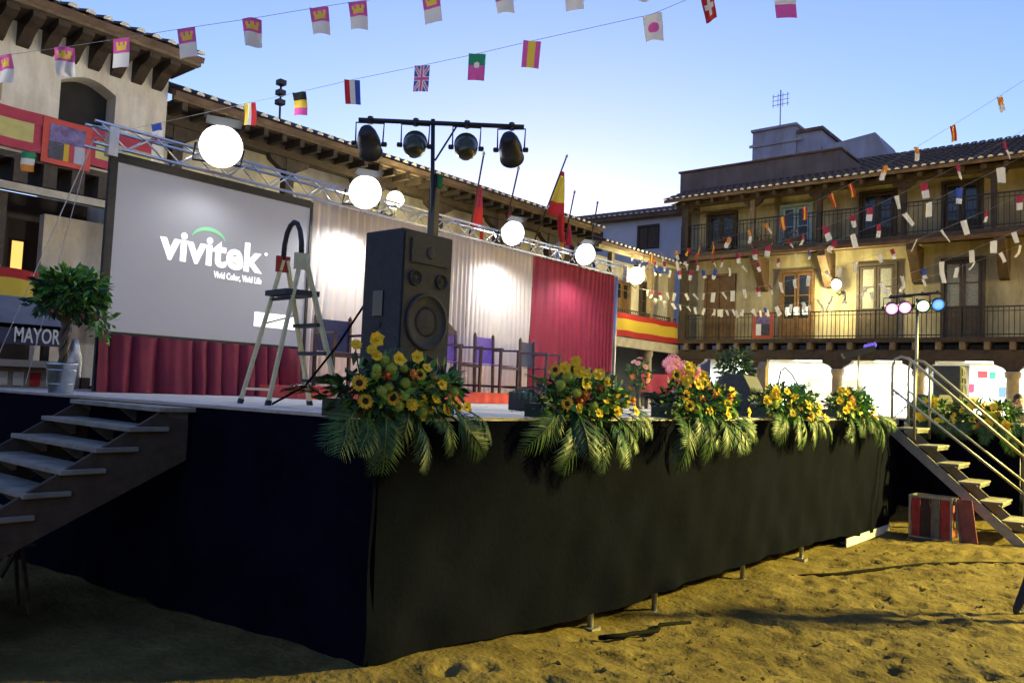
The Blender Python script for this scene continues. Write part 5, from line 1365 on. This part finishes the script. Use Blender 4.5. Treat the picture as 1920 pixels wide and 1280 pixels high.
right_string('right string of red and white flags below the eave line', anc+Vector((.3, 0, .05)), P_at(1990, 205, 11.0), 22, ['redwhite', 'redwhite', 'white', 'redwhite'], .8, 52)
right_string('right string of blue flags across the upper balcony', anc+Vector((.6, 0, -.10)), P_at(1990, 255, 11.5), 22, ['bluewhite', 'white', 'white', 'redwhite'], .85, 53, .95)
right_string('right string of mixed flags just below the upper balcony', Vector((22.8, 13.75, 5.1)), P_at(1990, 330, 12.0), 28, ['white', 'white', 'white', 'white', 'redwhite'], .75, 54, .9)
right_string('right string of white flags across the lower doors', Vector((23.4, 13.7, 4.9)), P_at(1990, 395, 12.6), 28, ['white', 'white', 'white', 'white', 'bluewhite'], .9, 55, .85)
right_string('lowest right string of small white flags above the lower balcony', Vector((25.9, 12.9, 4.75)), P_at(1990, 430, 14), 26, ['white'], .55, 56, .85)
# framed poster on the lower balcony
FP = thing('balcony_poster', 'red framed poster hanging on the lower balcony railing', 'poster', (25.94, 10.85, 3.7))
MB().box(25.93, 10.50, 3.68, 25.945, 11.2, 4.50).obj('frame', M('poster_red', (.42, .07, .04), .7, .1, 5), FP)
b = MB(); b.box(25.915, 10.62, 4.16, 25.928, 11.08, 4.42, 0); b.box(25.915, 10.62, 3.78, 25.928, 10.9, 4.158, 1); b.box(25.915, 10.902, 3.78, 25.928, 11.08, 4.158, 2)
b.obj('print', [MATS['poster_violet'], MATS['poster_dark'], plaster_w], FP)
# flower boxes on the upper balcony
for i, (y, lb) in enumerate(((12.4, 'planter box of red flowers on the upper balcony, leftmost'), (10.9, 'planter box on the upper balcony beside the pale window'), (9.85, 'planter box of pink flowers under the pale window'))):
    t = thing('window_box', lb, 'planter', (26.1, y, 6.77))
    MB().box(25.80, y-.35, 6.80, 25.97, y+.35, 6.96).obj('box', cr_dk, t)
    leaf_cloud('plants', (25.88, y, 7.05), (.1, .38, .13), 110, .07, leafd, t, 60+i)
    leaf_cloud('blossom', (25.86, y, 7.10), (.1, .36, .10), 40, .05, red_p if i != 2 else pink_p, t, 70+i)

# ------------------------------------------------------------------ people
def person(label, loc, facing, height, shirt, trousers, skin, hair, pose):
    t = thing('person', label, 'person', loc)
    s = height/1.72
    J = {'pelvis': (0, 0, .95, .13, .10), 'waist': (0, 0, 1.08, .125, .095), 'chest': (0, .01, 1.28, .15, .105), 'neckb': (0, 0, 1.43, .07, .06), 'neck': (0, .01, 1.50, .05, .05), 'head0': (0, .025, 1.57, .068, .082), 'head1': (0, .02, 1.66, .074, .09), 'head2': (0, .015, 1.715, .05, .06)}
    E_ = [('pelvis', 'waist'), ('waist', 'chest'), ('chest', 'neckb'), ('neckb', 'neck'), ('neck', 'head0'), ('head0', 'head1'), ('head1', 'head2')]
    for sd, sg in (('l', -1), ('r', 1)):
        st_ = pose.get('step', .0)*sg
        J.update({'sh'+sd: (sg*.17, 0, 1.40, .058, .055), 'el'+sd: (sg*.23, -.02, 1.13, .042, .042), 'wr'+sd: (sg*.22, .10, .90, .03, .026), 'hd'+sd: (sg*.215, .14, .83, .036, .018),
                  'hp'+sd: (sg*.09, 0, .90, .085, .085), 'kn'+sd: (sg*.10, st_*.5+.02, .50, .055, .055), 'an'+sd: (sg*.10, st_, .09, .037, .04), 'hl'+sd: (sg*.10, st_-.03, .035, .036, .03), 'to'+sd: (sg*.12, st_+.16, .03, .04, .024)})
        E_ += [('chest', 'sh'+sd), ('sh'+sd, 'el'+sd), ('el'+sd, 'wr'+sd), ('wr'+sd, 'hd'+sd), ('pelvis', 'hp'+sd), ('hp'+sd, 'kn'+sd), ('kn'+sd, 'an'+sd), ('an'+sd, 'hl'+sd), ('hl'+sd, 'to'+sd)]
        for k in range(4):
            J['f%d%s' % (k, sd)] = (sg*(.19+.018*k), .155+.004*k, .765-.006*abs(k-1.5), .009, .009); E_.append(('hd'+sd, 'f%d%s' % (k, sd)))
        J['th'+sd] = (sg*.175, .175, .81, .010, .010); E_.append(('hd'+sd, 'th'+sd))
    names = list(J)
    me = bpy.data.meshes.new('body_base'); me.from_pydata([tuple(c*s for c in J[n][:3]) for n in names], [(names.index(a), names.index(c)) for a, c in E_], [])
    o = bpy.data.objects.new('tmp', me); COL.objects.link(o)
    o.modifiers.new('skin', 'SKIN')
    for i, n in enumerate(names):
        sv = me.skin_vertices[0].data[i]; sv.radius = (J[n][3]*s, J[n][4]*s); sv.use_root = (n == 'pelvis')
    sub = o.modifiers.new('sub', 'SUBSURF'); sub.levels = 2; sub.render_levels = 2
    bpy.context.view_layer.update()
    dg = bpy.context.evaluated_depsgraph_get()
    m2 = bpy.data.meshes.new_from_object(o.evaluated_get(dg)); m2.name = 'body'
    bpy.data.objects.remove(o)
    m2.materials.clear()
    for m_ in (skin, shirt, trousers, blackplastic): m2.materials.append(m_)
    for p in m2.polygons:
        z = p.center.z/s; x = abs(p.center.x)/s
        p.material_index = 3 if z < .075 else (2 if z < .97 and x < .17 else (0 if z > 1.475 or (z < .92 and x >= .17) else 1)); p.use_smooth = True
    link_mesh('body', m2, t, loc=(0, 0, 0))
    # hair, face
    hb = MB(); hb.lathe((0, -.005*s, 1.66*s), [(.088*s, -.05*s), (.094*s, 0), (.086*s, .06*s), (.055*s, .10*s), (.005, .118*s)], 16)
    hb.v = [(v[0]*.95, v[1]*1.1-.016*s if v[2] < 1.70*s else v[1]*1.1, v[2]) for v in hb.v]
    hm = hb.mesh('hair', hair); link_mesh('hair', hm, t, loc=(0, 0, 0))
    nb = MB(); nb.lathe((0, .112*s, 1.615*s), [(.004*s, .03*s), (.011*s, 0), (.016*s, -.012*s), (.006*s, -.02*s)], 8); link_mesh('nose', nb.mesh('nose', skin), t, loc=(0, 0, 0))
    for sg in (-1, 1):
        eb = MB(); eb.lathe((sg*.03*s, .098*s, 1.645*s), [(.012*s, 0), (.009*s, .006*s), (.002*s, .008*s)], 8, axis=(0, 1, 0)); link_mesh('eye', eb.mesh('eye', blackplastic), t, loc=(0, 0, 0))
        ea = MB(); ea.lathe((sg*.077*s, .0, 1.635*s), [(.004*s, -.03*s), (.016*s, 0), (.006*s, .03*s)], 8); link_mesh('ear', ea.mesh('ear', skin), t, loc=(0, 0, 0))
    mb_ = MB(); mb_.lathe((0, .106*s, 1.578*s), [(.02*s, 0), (.012*s, .004*s)], 8, axis=(0, 1, 0)); mb_.v = [(v[0], v[1], 1.578*s+(v[2]-1.578*s)*.3) for v in mb_.v]; link_mesh('mouth', mb_.mesh('mouth', red_p), t, loc=(0, 0, 0))
    t.rotation_euler = (0, 0, facing)
    return t
skin_m = M('skin', (.42, .24, .16), .55, .08, 12); hair_m = M('hair', (.02, .014, .01), .6, .3, 30)
shirt_m = M('dark_shirt', (.035, .03, .035), .85, .25, 8); jean_m = M('dark_jeans', (.03, .03, .045), .85, .25, 10)
person('person in dark clothes standing behind the right handrail', (16.6, 2.28, gz(16.6, 2.28)+.0), 2.0, 1.70, shirt_m, jean_m, skin_m, hair_m, {'step': .08})
person('person in dark trousers, one trailing leg at the right frame edge', (9.09, .93, gz(9, 1)-.01), -2.44, 1.75, shirt_m, jean_m, skin_m, hair_m, {'step': .30})
